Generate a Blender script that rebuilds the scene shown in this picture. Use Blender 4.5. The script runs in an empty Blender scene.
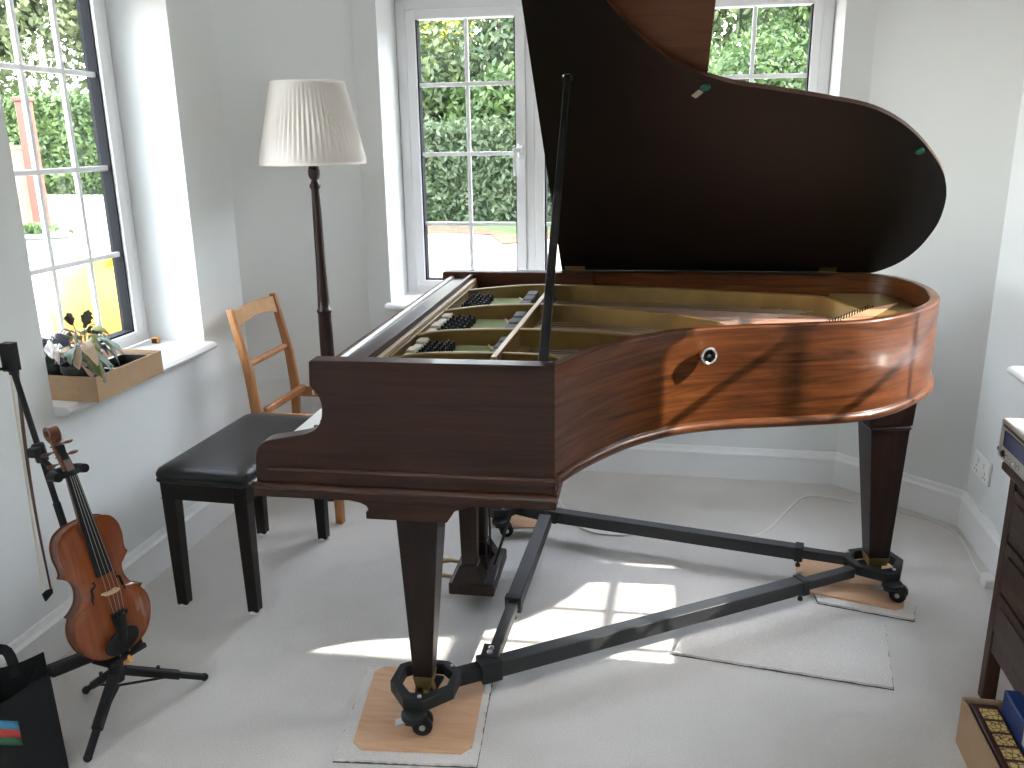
import bpy, bmesh, math, random
from mathutils import Vector, Matrix
R = math.radians
sc = bpy.context.scene
col = sc.collection
random.seed(7)

# ------------------------------------------------------------------ materials
MATS = {}
def new_mat(name):
    m = bpy.data.materials.new(name); m.use_nodes = True
    MATS[name] = m
    nt = m.node_tree
    return m, nt, nt.nodes['Principled BSDF']

def plain(name, c, rough=.5, metal=0., coat=0., noise=.0, nscale=30., bump=0., spec=.5):
    m, nt, b = new_mat(name)
    b.inputs['Base Color'].default_value = (*c, 1); b.inputs['Roughness'].default_value = rough
    b.inputs['Metallic'].default_value = metal; b.inputs['Coat Weight'].default_value = coat
    b.inputs['Coat Roughness'].default_value = .12; b.inputs['Specular IOR Level'].default_value = spec
    if noise or bump:
        tc = nt.nodes.new('ShaderNodeTexCoord'); n = nt.nodes.new('ShaderNodeTexNoise')
        n.inputs['Scale'].default_value = nscale; n.inputs['Detail'].default_value = 4
        nt.links.new(tc.outputs['Object'], n.inputs['Vector'])
        if noise:
            r = nt.nodes.new('ShaderNodeValToRGB')
            r.color_ramp.elements[0].position = .3; r.color_ramp.elements[1].position = .7
            r.color_ramp.elements[0].color = (*[x*(1-noise) for x in c], 1)
            r.color_ramp.elements[1].color = (*[min(1, x*(1+noise)) for x in c], 1)
            nt.links.new(n.outputs['Fac'], r.inputs['Fac']); nt.links.new(r.outputs['Color'], b.inputs['Base Color'])
        if bump:
            bp = nt.nodes.new('ShaderNodeBump'); bp.inputs['Strength'].default_value = bump
            bp.inputs['Distance'].default_value = .004
            nt.links.new(n.outputs['Fac'], bp.inputs['Height']); nt.links.new(bp.outputs['Normal'], b.inputs['Normal'])
    return m

def wood(name, cols, scale, rough=.3, coat=.5, distort=1.5, detail=6, mid=.5, coat_rough=.08, spec=.3):
    m, nt, b = new_mat(name)
    tc = nt.nodes.new('ShaderNodeTexCoord'); mp = nt.nodes.new('ShaderNodeMapping')
    mp.inputs['Scale'].default_value = scale
    n = nt.nodes.new('ShaderNodeTexNoise'); n.inputs['Scale'].default_value = 1.
    n.inputs['Detail'].default_value = detail; n.inputs['Distortion'].default_value = distort
    n.inputs['Roughness'].default_value = .62
    r = nt.nodes.new('ShaderNodeValToRGB'); e = r.color_ramp.elements
    e[0].position = .28; e[0].color = (*cols[0], 1); e[1].position = .72; e[1].color = (*cols[2], 1)
    k = e.new(mid); k.color = (*cols[1], 1)
    nt.links.new(tc.outputs['Object'], mp.inputs['Vector']); nt.links.new(mp.outputs['Vector'], n.inputs['Vector'])
    nt.links.new(n.outputs['Fac'], r.inputs['Fac']); nt.links.new(r.outputs['Color'], b.inputs['Base Color'])
    b.inputs['Roughness'].default_value = rough; b.inputs['Coat Weight'].default_value = coat; b.inputs['Specular IOR Level'].default_value = spec
    b.inputs['Coat Roughness'].default_value = coat_rough
    return m

plain('wall_paint', (.73, .745, .735), .75, noise=.012, nscale=3)
plain('reveal_white', (.86, .86, .85), .6)
plain('white_gloss', (.82, .82, .815), .35)
plain('upvc', (.86, .86, .865), .3)
plain('dark_seal', (.018, .019, .022), .8, spec=.1)
plain('ceiling_paint', (.85, .85, .84), .8)
plain('white_plastic', (.85, .85, .84), .35)
plain('off_white_cable', (.72, .7, .66), .5)
# carpet: fine pile with speckle
def carpet(name, c):
    m, nt, b = new_mat(name)
    tc = nt.nodes.new('ShaderNodeTexCoord')
    n1 = nt.nodes.new('ShaderNodeTexNoise'); n1.inputs['Scale'].default_value = 260; n1.inputs['Detail'].default_value = 3
    n2 = nt.nodes.new('ShaderNodeTexNoise'); n2.inputs['Scale'].default_value = 5; n2.inputs['Detail'].default_value = 3
    ad = nt.nodes.new('ShaderNodeMath'); ad.operation = 'MULTIPLY_ADD'; ad.inputs[1].default_value = .35
    r = nt.nodes.new('ShaderNodeValToRGB'); e = r.color_ramp.elements
    e[0].position = .45; e[0].color = (*[x*.86 for x in c], 1); e[1].position = .95; e[1].color = (*[x*1.1 for x in c], 1)
    nt.links.new(tc.outputs['Object'], n1.inputs['Vector']); nt.links.new(tc.outputs['Object'], n2.inputs['Vector'])
    nt.links.new(n2.outputs['Fac'], ad.inputs[0]); nt.links.new(n1.outputs['Fac'], ad.inputs[2])
    nt.links.new(ad.outputs[0], r.inputs['Fac']); nt.links.new(r.outputs['Color'], b.inputs['Base Color'])
    bp = nt.nodes.new('ShaderNodeBump'); bp.inputs['Strength'].default_value = .5; bp.inputs['Distance'].default_value = .006
    nt.links.new(n1.outputs['Fac'], bp.inputs['Height']); nt.links.new(bp.outputs['Normal'], b.inputs['Normal'])
    b.inputs['Roughness'].default_value = .95; b.inputs['Specular IOR Level'].default_value = .1
carpet('carpet', (.665, .628, .592))
carpet('carpet_offcut', (.69, .65, .61))
plain('carpet_backing', (.10, .095, .085), .95)
MAH = ((.017, .0060, .0034), (.037, .0122, .006), (.058, .019, .009))
MAH_B = ((.03, .011, .005), (.06, .021, .010), (.09, .032, .014))
MAH_L = ((.034, .0100, .0032), (.098, .029, .0075), (.165, .053, .0135))
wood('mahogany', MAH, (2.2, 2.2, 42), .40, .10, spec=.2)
wood('mahogany_bead', MAH_B, (2.2, 2.2, 42), .28, .6)
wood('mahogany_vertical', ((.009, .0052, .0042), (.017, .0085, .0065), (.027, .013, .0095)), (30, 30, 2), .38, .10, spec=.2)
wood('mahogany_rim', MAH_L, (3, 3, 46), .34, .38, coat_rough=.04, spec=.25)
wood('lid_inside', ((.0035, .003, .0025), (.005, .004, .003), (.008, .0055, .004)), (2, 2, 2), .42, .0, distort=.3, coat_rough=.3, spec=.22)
wood('lid_outside', ((.045, .015, .007), (.075, .026, .011), (.10, .037, .016)), (3, 30, 3), .4, .15)
wood('soundboard', ((.30, .165, .12), (.38, .215, .16), (.44, .26, .2)), (2, 45, 2), .5, .15)
wood('pale_wood', ((.42, .29, .18), (.52, .37, .24), (.6, .45, .3)), (30, 2, 30), .5, .1)
wood('chair_wood', ((.30, .125, .045), (.42, .185, .07), (.52, .25, .10)), (24, 24, 2.5), .42, .15)
wood('chair_wood_pale', ((.42, .22, .09), (.54, .30, .14), (.62, .37, .2)), (14, 3, 10), .42, .15)
wood('plywood', ((.52, .29, .165), (.60, .36, .215), (.66, .42, .26)), (3, 22, 3), .55, .1)
wood('oak_dark', ((.030, .014, .009), (.055, .026, .016), (.085, .041, .025)), (26, 26, 3), .42, .08, spec=.25)
wood('violin_spruce', ((.15, .032, .008), (.23, .054, .013), (.30, .082, .02)), (38, 2.5, 8), .3, .6)
wood('violin_maple', ((.085, .02, .007), (.14, .036, .011), (.20, .058, .017)), (6, 60, 6), .3, .6)
wood('lamp_wood', ((.014, .006, .005), (.024, .010, .007), (.036, .015, .010)), (30, 30, 2), .34, .2)
plain('plate_gold', (.21, .135, .042), .42, .4, noise=.22, nscale=9)
plain('brass', (.55, .38, .13), .35, .9)
plain('dull_brass', (.30, .22, .09), .45, .8)
plain('chrome', (.7, .7, .7), .18, 1.)
plain('steel', (.5, .5, .5), .35, .9)
plain('black_steel', (.014, .0145, .015), .45, spec=.25)
plain('dolly_grey', (.026, .027, .028), .45, spec=.3)
plain('black_rubber', (.011, .011, .0115), .6, spec=.25)
plain('black_gloss', (.012, .011, .011), .2, coat=.5)
plain('black_leather', (.014, .0145, .016), .36, bump=.2, nscale=180, spec=.4)
plain('bench_wood', (.009, .0065, .0055), .36, spec=.25)
plain('black_plastic', (.011, .0115, .012), .45, spec=.25)
plain('ebony', (.009, .009, .0095), .5, spec=.25)
plain('green_felt', (.20, .235, .10), .95)
plain('green_bumper', (.012, .13, .085), .8)
plain('tan_paper', (.42, .36, .27), .8)
plain('cream_cast', (.62, .55, .45), .6, noise=.15, nscale=40)
plain('felt_grey', (.085, .085, .09), .9)
plain('ivory', (.86, .84, .80), .3)
plain('copper_string', (.42, .25, .14), .4, .6)
plain('string_steel', (.38, .36, .34), .35, .9)
plain('maple_bridge', (.72, .50, .30), .5)
plain('card', (.44, .285, .165), .85, noise=.05, nscale=20)
plain('card_inside', (.36, .23, .14), .85)
plain('bow_stick', (.10, .035, .016), .35, coat=.3)
plain('bow_hair', (.72, .64, .5), .6)
plain('black_fabric', (.017, .0175, .018), .9, spec=.1, bump=.3, nscale=220)
plain('black_lining', (.006, .006, .006), .9)
plain('silver_plastic', (.52, .50, .46), .35, .3)
plain('blue_display', (.05, .065, .16), .15)
plain('blue_card', (.012, .045, .19), .45)
plain('dark_red_frame', (.055, .012, .010), .4)
plain('leaf_green', (.10, .16, .10), .55, noise=.25, nscale=14)
plain('leaf_grey', (.22, .28, .23), .6, noise=.2, nscale=20)
plain('leaf_olive', (.22, .24, .07), .6, noise=.25, nscale=14)
plain('leaf_dark', (.045, .055, .045), .6, noise=.3, nscale=20)
plain('leaf_purple', (.07, .065, .10), .6, noise=.25, nscale=18)
plain('leaf_dry', (.62, .46, .33), .8, noise=.2, nscale=25)
plain('petal_white', (.82, .74, .72), .7)
plain('soil', (.02, .015, .012), .95)
plain('pot_black', (.013, .016, .015), .5)
plain('orange_plastic', (.75, .33, .08), .5)

def pleated():
    m, nt, b = new_mat('shade_fabric')
    b.inputs['Base Color'].default_value = (.80, .75, .70, 1); b.inputs['Roughness'].default_value = .9
    tr = nt.nodes.new('ShaderNodeBsdfTranslucent'); tr.inputs['Color'].default_value = (.8, .74, .68, 1)
    mx = nt.nodes.new('ShaderNodeMixShader'); mx.inputs[0].default_value = .3
    out = nt.nodes['Material Output']
    nt.links.new(b.outputs[0], mx.inputs[1]); nt.links.new(tr.outputs[0], mx.inputs[2]); nt.links.new(mx.outputs[0], out.inputs[0])
pleated()
def glass():
    m, nt, b = new_mat('window_glass')
    nt.nodes.remove(b)
    t = nt.nodes.new('ShaderNodeBsdfTransparent'); g = nt.nodes.new('ShaderNodeBsdfGlossy'); g.inputs['Roughness'].default_value = .02
    t.inputs['Color'].default_value = (.97, .98, .975, 1)
    f = nt.nodes.new('ShaderNodeFresnel'); f.inputs['IOR'].default_value = 1.35
    mx = nt.nodes.new('ShaderNodeMixShader')
    ge = nt.nodes.new('ShaderNodeNewGeometry'); mu = nt.nodes.new('ShaderNodeMath'); mu.operation = 'MULTIPLY'
    iv = nt.nodes.new('ShaderNodeMath'); iv.operation = 'SUBTRACT'; iv.inputs[0].default_value = 1
    nt.links.new(ge.outputs['Backfacing'], iv.inputs[1]); nt.links.new(f.outputs[0], mu.inputs[0]); nt.links.new(iv.outputs[0], mu.inputs[1])
    nt.links.new(mu.outputs[0], mx.inputs[0]); nt.links.new(t.outputs[0], mx.inputs[1]); nt.links.new(g.outputs[0], mx.inputs[2])
    nt.links.new(mx.outputs[0], nt.nodes['Material Output'].inputs[0])
glass()
def foliage(name, c1, c2, c3, scale=1.6):
    m, nt, b = new_mat(name)
    tc = nt.nodes.new('ShaderNodeTexCoord'); n = nt.nodes.new('ShaderNodeTexNoise'); n.inputs['Scale'].default_value = scale
    n.inputs['Detail'].default_value = 5; n.inputs['Roughness'].default_value = .75
    r = nt.nodes.new('ShaderNodeValToRGB'); e = r.color_ramp.elements
    e[0].position = .35; e[0].color = (*c1, 1); e[1].position = .68; e[1].color = (*c3, 1); k = e.new(.52); k.color = (*c2, 1)
    nt.links.new(tc.outputs['Object'], n.inputs['Vector']); nt.links.new(n.outputs['Fac'], r.inputs['Fac'])
    nt.links.new(r.outputs['Color'], b.inputs['Base Color'])
    b.inputs['Roughness'].default_value = .55
    tr = nt.nodes.new('ShaderNodeBsdfTranslucent'); mx = nt.nodes.new('ShaderNodeMixShader'); mx.inputs[0].default_value = .3
    nt.links.new(r.outputs['Color'], tr.inputs['Color'])
    nt.links.new(b.outputs[0], mx.inputs[1]); nt.links.new(tr.outputs[0], mx.inputs[2])
    nt.links.new(mx.outputs[0], nt.nodes['Material Output'].inputs[0])
foliage('hedge_leaf', (.034, .055, .024), (.06, .092, .040), (.115, .145, .07))
foliage('shrub_leaf', (.03, .05, .018), (.065, .095, .032), (.15, .17, .065))
foliage('bright_leaf', (.028, .055, .014), (.055, .10, .025), (.11, .165, .05))
foliage('yellow_leaf', (.3, .29, .03), (.5, .46, .06), (.7, .62, .12))
foliage('pale_leaf', (.05, .07, .03), (.10, .13, .055), (.19, .21, .11))
plain('hedge_core', (.02, .034, .015), .95)
plain('bark', (.06, .045, .035), .9)
plain('driveway', (.33, .295, .25), .95, noise=.12, nscale=1.2)
plain('lawn', (.055, .095, .02), .95, noise=.4, nscale=3)
plain('leaf_litter', (.13, .062, .03), .95, noise=.4, nscale=5)
plain('fence_wood', (.16, .10, .07), .8, noise=.15, nscale=5)
plain('red_post', (.14, .035, .022), .7, noise=.1, nscale=6)
plain('grey_planter', (.16, .18, .18), .6)
plain('yellow_sack', (.42, .30, .008), .6, noise=.15, nscale=4)
plain('orange_sack', (.42, .16, .02), .6, noise=.15, nscale=4)
plain('render_wall', (.55, .52, .47), .9)

# ------------------------------------------------------------------ mesh builder
class MB:
    def __init__(s): s.v = []; s.f = []; s.sm = []; s.mi = []; s.cur = 0
    def add(s, vs, fs, smooth=False):
        o = len(s.v); s.v += [tuple(p) for p in vs]
        for f in fs: s.f.append([i+o for i in f]); s.sm.append(smooth); s.mi.append(s.cur)
        return s
    def box(s, x0, x1, y0, y1, z0, z1, M=None):
        vs = [Vector(p) for p in ((x0,y0,z0),(x1,y0,z0),(x1,y1,z0),(x0,y1,z0),(x0,y0,z1),(x1,y0,z1),(x1,y1,z1),(x0,y1,z1))]
        if M: vs = [M @ p for p in vs]
        return s.add(vs, [(0,3,2,1),(4,5,6,7),(0,1,5,4),(1,2,6,5),(2,3,7,6),(3,0,4,7)])
    def prism(s, pts, h0, h1, fn, smooth=False):
        n = len(pts); vs = [fn(a,b,h0) for a,b in pts] + [fn(a,b,h1) for a,b in pts]
        s.add(vs, [list(range(n))[::-1], list(range(n,2*n))])
        return s.add(vs, [(i,(i+1)%n,n+(i+1)%n,n+i) for i in range(n)], smooth)
    def frustum(s, c0, a0, b0, c1, a1, b1, rz=0):
        c, sn = math.cos(rz), math.sin(rz)
        def ring(cn, a, b): return [(cn[0]+x*c-y*sn, cn[1]+x*sn+y*c, cn[2]) for x,y in ((-a,-b),(a,-b),(a,b),(-a,b))]
        return s.add(ring(c0,a0,b0)+ring(c1,a1,b1), [(3,2,1,0),(4,5,6,7),(0,1,5,4),(1,2,6,5),(2,3,7,6),(3,0,4,7)])
    def rings(s, rings, closed=True, caps=True, smooth=True):
        n = len(rings[0]); vs = [p for r in rings for p in r]; fs = []
        for i in range(len(rings)-1):
            for j in range(n if closed else n-1):
                k = (j+1) % n; fs.append((i*n+j, i*n+k, (i+1)*n+k, (i+1)*n+j))
        s.add(vs, fs, smooth)
        if caps and closed:
            s.add(rings[0], [list(range(n))[::-1]]); s.add(rings[-1], [list(range(n))])
        return s
    def tube(s, pts, r, n=10, caps=True, flat=1., up=None):
        pts = [Vector(p) for p in pts]; m = len(pts)
        rs = r if isinstance(r, (list, tuple)) else [r]*m
        t0 = (pts[1]-pts[0]).normalized()
        u = up and Vector(up) or (Vector((0,0,1)) if abs(t0.z) < .9 else Vector((1,0,0)))
        out = []
        for i, p in enumerate(pts):
            t = (pts[min(i+1,m-1)]-pts[max(i-1,0)]).normalized()
            u = (u - t*u.dot(t)).normalized(); w = t.cross(u)
            out.append([p + (u*math.cos(2*math.pi*k/n)*flat + w*math.sin(2*math.pi*k/n))*rs[i] for k in range(n)])
        return s.rings(out, True, caps)
    def bar(s, p0, p1, w, h, up=(0,0,1), w1=None, h1=None):
        p0, p1 = Vector(p0), Vector(p1); t = (p1-p0).normalized(); u = Vector(up); u = (u-t*u.dot(t)).normalized(); x = t.cross(u)
        w1 = w1 or w; h1 = h1 or h
        a = [p0+x*i*w/2+u*j*h/2 for i,j in ((-1,-1),(1,-1),(1,1),(-1,1))]; b = [p1+x*i*w1/2+u*j*h1/2 for i,j in ((-1,-1),(1,-1),(1,1),(-1,1))]
        return s.add(a+b, [(3,2,1,0),(4,5,6,7),(0,1,5,4),(1,2,6,5),(2,3,7,6),(3,0,4,7)])
    def lathe(s, prof, c, axis=(0,0,1), n=24, caps=True):
        c = Vector(c); t = Vector(axis).normalized(); u = Vector((1,0,0)) if abs(t.x) < .9 else Vector((0,1,0))
        u = (u-t*u.dot(t)).normalized(); w = t.cross(u)
        return s.rings([[c+t*z+(u*math.cos(2*math.pi*k/n)+w*math.sin(2*math.pi*k/n))*max(r,1e-4) for k in range(n)] for r,z in prof], True, caps)
    def ball(s, c, r, n=12, sc3=(1,1,1)):
        m = n//2
        return s.rings([[(c[0]+r*sc3[0]*math.sin(math.pi*i/m)*math.cos(2*math.pi*k/n), c[1]+r*sc3[1]*math.sin(math.pi*i/m)*math.sin(2*math.pi*k/n), c[2]-r*sc3[2]*math.cos(math.pi*i/m)) for k in range(n)] for i in range(m+1)], True, False)
    def sweep(s, path, prof, closed=False, side=1):
        """profile (offset, z) swept along a flat path; offset to the left of travel times side"""
        m = len(path); out = []
        for i, p in enumerate(path):
            if closed: a, b = path[i-1], path[(i+1) % m]
            else: a, b = path[max(i-1,0)], path[min(i+1,m-1)]
            d1 = Vector((p[0]-a[0], p[1]-a[1])); d2 = Vector((b[0]-p[0], b[1]-p[1]))
            d1 = d1.normalized() if d1.length > 1e-9 else d2.normalized(); d2 = d2.normalized() if d2.length > 1e-9 else d1
            t = (d1+d2).normalized(); nrm = Vector((-t.y, t.x))*side
            k = 1/max(.4, math.sqrt(max(0.01,(1+d1.dot(d2))/2)))
            out.append([(p[0]+nrm.x*o*k, p[1]+nrm.y*o*k, z) for o, z in prof])
        if closed: out.append(out[0])
        return s.rings(out, True, not closed, True)
    def build(s, name, mat, parent=None, angle=35, bevel=0, loc=None, solid=0, subsurf=0, merge=True):
        me = bpy.data.meshes.new(name); me.from_pydata(s.v, [], s.f)
        for i, p in enumerate(me.polygons): p.use_smooth = True; p.material_index = s.mi[i]
        mats = mat if isinstance(mat, (list, tuple)) else [mat]
        for k in mats: me.materials.append(MATS[k])
        if merge:
            bm = bmesh.new(); bm.from_mesh(me); bmesh.ops.remove_doubles(bm, verts=bm.verts, dist=1e-6)
            bmesh.ops.recalc_face_normals(bm, faces=bm.faces); bm.to_mesh(me); bm.free()
        me.set_sharp_from_angle(angle=R(angle))
        ob = bpy.data.objects.new(name, me); col.objects.link(ob)
        if loc: ob.location = loc
        if parent: ob.parent = parent
        if solid: m = ob.modifiers.new('s', 'SOLIDIFY'); m.thickness = solid; m.offset = 0
        if bevel:
            m = ob.modifiers.new('b', 'BEVEL'); m.width = bevel; m.segments = 2; m.limit_method = 'ANGLE'; m.angle_limit = R(40)
        if subsurf: m = ob.modifiers.new('u', 'SUBSURF'); m.levels = subsurf; m.render_levels = subsurf
        return ob

def XY(a, b, h): return (a, b, h)
def XZ(a, b, h): return (a, h, b)
def YZ(a, b, h): return (h, a, b)
def tag(o, label=None, cat=None, group=None, kind=None):
    if label: o['label'] = label
    if cat: o['category'] = cat
    if group: o['group'] = group
    if kind: o['kind'] = kind
    return o
def empty(name, loc=(0,0,0), rz=0):
    o = bpy.data.objects.new(name, None); o.location = loc; o.rotation_euler = (0,0,rz); o.empty_display_size = .05
    col.objects.link(o); return o
def copy_tree(o, parent=None):
    c = o.copy(); col.objects.link(c)
    if parent: c.parent = parent
    for ch in list(o.children): copy_tree(ch, c)
    return c
def catmull(pts, n=6, closed=False):
    P = [Vector(p) for p in pts]; out = []; m = len(P)
    for i in range(m if closed else m-1):
        if closed: a, b, c, d = P[i-1], P[i], P[(i+1)%m], P[(i+2)%m]
        else: a, b, c, d = P[max(i-1,0)], P[i], P[i+1], P[min(i+2,m-1)]
        for k in range(n):
            t = k/n
            out.append(.5*((2*b)+(c-a)*t+(2*a-5*b+4*c-d)*t*t+(3*b-a-3*c+d)*t**3))
    if not closed: out.append(P[-1])
    return out

# ------------------------------------------------------------------ room shell
CEIL = 2.42
LX, RX, BY, FY = -1.81, 1.145, 3.79, -1.7
CL0, CL1 = (LX, 3.375), (-1.40, BY)      # left chamfer
CR0, CR1 = (RX, 3.41), (.722, BY)        # right chamfer
def wall_seg(name, p0, p1, thick, opening=None, ext=0.0, mat='wall_paint'):
    """wall whose inner face runs p0 -> p1 with the outside on the left of travel; opening (a0,a1,z0,z1) along it"""
    p0, p1 = Vector((*p0,0)), Vector((*p1,0)); t = (p1-p0).normalized(); n = Vector((-t.y, t.x, 0)); L = (p1-p0).length
    M = Matrix(((t.x,n.x,0,p0.x),(t.y,n.y,0,p0.y),(0,0,1,0),(0,0,0,1)))
    m = MB()
    if opening:
        a0,a1,z0,z1 = opening
        m.box(-ext,a0,0,thick,-.05,CEIL,M).box(a1,L+ext,0,thick,-.05,CEIL,M).box(a0,a1,0,thick,-.05,z0,M).box(a0,a1,0,thick,z1,CEIL,M)
    else: m.box(-ext,L+ext,0,thick,-.05,CEIL,M)
    return tag(m.build(name, mat, merge=False), kind='structure')
T = .43
# outside must be on the left of travel: go clockwise seen from above -> left wall travels north (+y): left is -x
wall_seg('wall_left', (LX,FY), CL0, .35, (2.172-FY, 3.04-FY, .715, 2.07))
wall_seg('wall_back_left', CL0, CL1, T)
wall_seg('wall_back', CL1, (CR1[0],BY), T, (-1.29+1.40, .607+1.40, .74, 2.10))
wall_seg('wall_back_right', (CR1[0],BY), CR0, T)
wall_seg('wall_right', CR0, (RX,FY), T, (3.41-3.03, 3.41-2.17, .715, 2.07))
wall_seg('wall_front', (RX,FY), (LX,FY), T, (.28, 2.68, .12, 2.15))
tag(MB().box(LX-.5,RX+.5,FY-.4,BY+.4,-.12,0).build('floor','carpet'), kind='structure')
tag(MB().box(LX-.5,RX+.5,FY-.4,BY+.4,CEIL,CEIL+.15).build('ceiling','ceiling_paint'), kind='structure')
BP = [(-.002,0),(.018,0),(.018,.108),(.0225,.112),(.0225,.120),(.018,.124),(.013,.130),(.012,.138),(.008,.146),(-.002,.146)]
def base(name, path):
    tag(MB().sweep([Vector((*p,0)) for p in path], BP, side=-1).build(name,'white_gloss',angle=30), kind='structure')
base('baseboard_left', [(LX,FY),CL0]); base('baseboard_back_left', [CL0,CL1]); base('baseboard_back', [CL1,CR1])
base('baseboard_back_right', [CR1,CR0]); base('baseboard_right', [CR0,(RX,FY)])

def window(name, P, a0, a1, z0, z1, sashes, zbars, fw=.045, sill=None, bar=.018, handle=None):
    """P(a, depth, z) maps to the world; sashes: (glass a0, glass a1, [bar positions])"""
    root = empty(name, P((a0+a1)/2, 0, z0)); tag(root, kind='structure')
    def bx(m, A0,A1,d0,d1,Z0,Z1):
        p, q = P(A0,d0,Z0), P(A1,d1,Z1)
        m.box(*sorted((p[0]-root.location.x,q[0]-root.location.x)), *sorted((p[1]-root.location.y,q[1]-root.location.y)), *sorted((p[2]-root.location.z,q[2]-root.location.z)))
    gz0, gz1 = zbars[0], zbars[-1]
    m = MB()
    bx(m,a0,a0+fw,0,.07,z0,z1); bx(m,a1-fw,a1,0,.07,z0,z1); bx(m,a0+fw,a1-fw,0,.07,z1-fw,z1); bx(m,a0+fw,a1-fw,0,.07,z0,z0+.035)
    for i in range(len(sashes)-1):
        l, r = sashes[i][1]+.045, sashes[i+1][0]-.045
        if r-l > .004: bx(m,l,r,0,.07,z0+.035,z1-fw)
    m.build('window_frame','upvc',root,bevel=.004)
    for (g0,g1,bars) in sashes:
        m = MB(); l = max(a0+fw+.002,g0-.043); r = min(a1-fw-.002,g1+.043)
        bx(m,l,g0,-.012,.05,z0+.037,z1-fw-.002); bx(m,g1,r,-.012,.05,z0+.037,z1-fw-.002)
        bx(m,g0,g1,-.012,.05,z0+.037,gz0); bx(m,g0,g1,-.012,.05,gz1,z1-fw-.002)
        sash = m.build('sash','upvc',root,bevel=.004)
        m = MB()
        for b in bars: bx(m,b-bar/2,b+bar/2,.012,.028,gz0,gz1)
        for z in zbars[1:-1]: bx(m,g0,g1,.011,.029,z-bar/2,z+bar/2)
        m.build('glazing_bars','upvc',root,bevel=.003)
        m = MB(); s_ = .012
        bx(m,g0,g0+.006,.0,.048,gz0,gz1); bx(m,g1-.006,g1,.0,.048,gz0,gz1); bx(m,g0,g1,.0,.048,gz0,gz0+.006)
        m.build('seal','dark_seal',root)
        m = MB(); bx(m,g0,g1,.018,.022,gz0,gz1); m.build('pane','window_glass',root)
    if handle:
        a, z = handle; m = MB()
        bx(m,a-.012,a+.012,-.028,-.012,z-.03,z+.03); bx(m,a-.030,a+.006,-.05,-.028,z-.008,z+.012); bx(m,a-.033,a-.015,-.05,-.036,z-.11,z+.012)
        m.build('handle','upvc',root,bevel=.004)
    if sill:
        s0, s1, d, zt = sill; m = MB()
        # board with a rounded nose
        prof = [(0.0,zt-.03),(d+.038,zt-.03),(d+.05,zt-.024),(d+.055,zt-.015),(d+.05,zt-.006),(d+.038,zt),(0.0,zt)]
        pts = [[Vector(P(a,-o,z))-root.location for o,z in prof] for a in (s0,s1)]
        m.rings(pts, True, True, False)
        m.build('window_sill','white_gloss',root,angle=50)
    return root
# left window (depth into -x), frame face at x=-2.046
w1 = window('window_1', lambda a,d,z: (-2.046-d,a,z), 2.174, 3.038, .748, 2.068, [(2.25,2.948,[2.385,2.58,2.775])], [.800,1.098,1.412,1.735,2.01],
       fw=.036, sill=(2.173,3.04,.236,.747))
MB().box(-2.075+2.046,-2.062+2.046,2.949-2.606,2.994-2.606,.045,1.27).build('seal_strip','dark_seal',w1)
window('window_2', lambda a,d,z: (a,4.05+d,z), -1.288, .605, .772, 2.098,
       [(-1.196,-.739,[-.967]),(-.61,-.04,[-.42,-.23]),(.058,.521,[.287])], [.838,1.105,1.428,1.735,2.013], sill=(-1.306,.65,.26,.771), handle=(-.715,1.44))
window('window_3', lambda a,d,z: (1.381+d,a,z), 2.172, 3.028, .748, 2.068, [(2.25,2.95,[2.39,2.60,2.81])], [.800,1.098,1.412,1.735,2.01],
       sill=(2.14,3.04,.236,.747))
window('added_window', lambda a,d,z: (a,FY-.24-d,z), -1.53, .865, .125, 2.145, [(-1.44,-.38,[]),(-.28,.78,[])], [.19,2.08])  # out of view; glazed opening added to let more daylight into the room
# daylight keeps to the window plane: the sill boards reach into the room over the wall thickness

# ------------------------------------------------------------------ camera
cam = bpy.data.cameras.new('camera'); co = bpy.data.objects.new('camera', cam); col.objects.link(co)
Mr = ((.98275194,.18436174,-.01446968),(.03679335,-.27160887,-.96170415),(-.18123154,.94458423,-.27370743))
co.matrix_world = Matrix(((Mr[0][0],-Mr[1][0],-Mr[2][0],0),(Mr[0][1],-Mr[1][1],-Mr[2][1],0),(Mr[0][2],-Mr[1][2],-Mr[2][2],1.5),(0,0,0,1)))
cam.sensor_width = 36; cam.lens = 36*867.6/1024; cam.clip_start = .05; cam.clip_end = 300
sc.camera = co

# ------------------------------------------------------------------ grand piano (local u along the length, v towards the straight side)
PX, PY, PR = -.255, 1.835, R(2)
piano = empty('grand_piano', (PX,PY,0), PR)
tag(piano, 'mahogany grand piano with its lid propped open, standing on a black wheeled dolly', 'piano')
def G(u, v, z):
    c, s = math.cos(PR), math.sin(PR); return Vector((PX+u*c-v*s, PY+u*s+v*c, z))
ZT, ZB = 1.012, .743
curve = catmull([(0,0),(.049,.105),(.1,.19),(.165,.28),(.235,.35),(.30,.397),(.40,.443),(.52,.475),(.64,.507),(.785,.556),(.905,.65),(1.02,.80),(1.08,.93),(1.106,1.06),(1.108,1.16),(1.092,1.27),(1.055,1.36),(.985,1.425),(.90,1.443)], 6)
curve = [Vector((p.x,p.y)) for p in curve]
spine = [Vector((.90-i*(.90+.553)/14, 1.4435-i*(.0285)/14)) for i in range(1,15)]
outer = curve + spine
def offset(path, d):
    out = []
    for i, p in enumerate(path):
        a, b = path[max(i-1,0)], path[min(i+1,len(path)-1)]
        t = (b-a).normalized(); out.append(p + Vector((-t.y,t.x))*d)
    return out
inner = offset(outer, .03)
m = MB()
rp = [(0,ZB),(0,ZT-.004),(.004,ZT),(.026,ZT),(.03,ZT-.004),(.03,ZB)]
m.sweep(outer, rp)
rim = m.build('rim','mahogany_rim',piano,angle=30)
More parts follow.
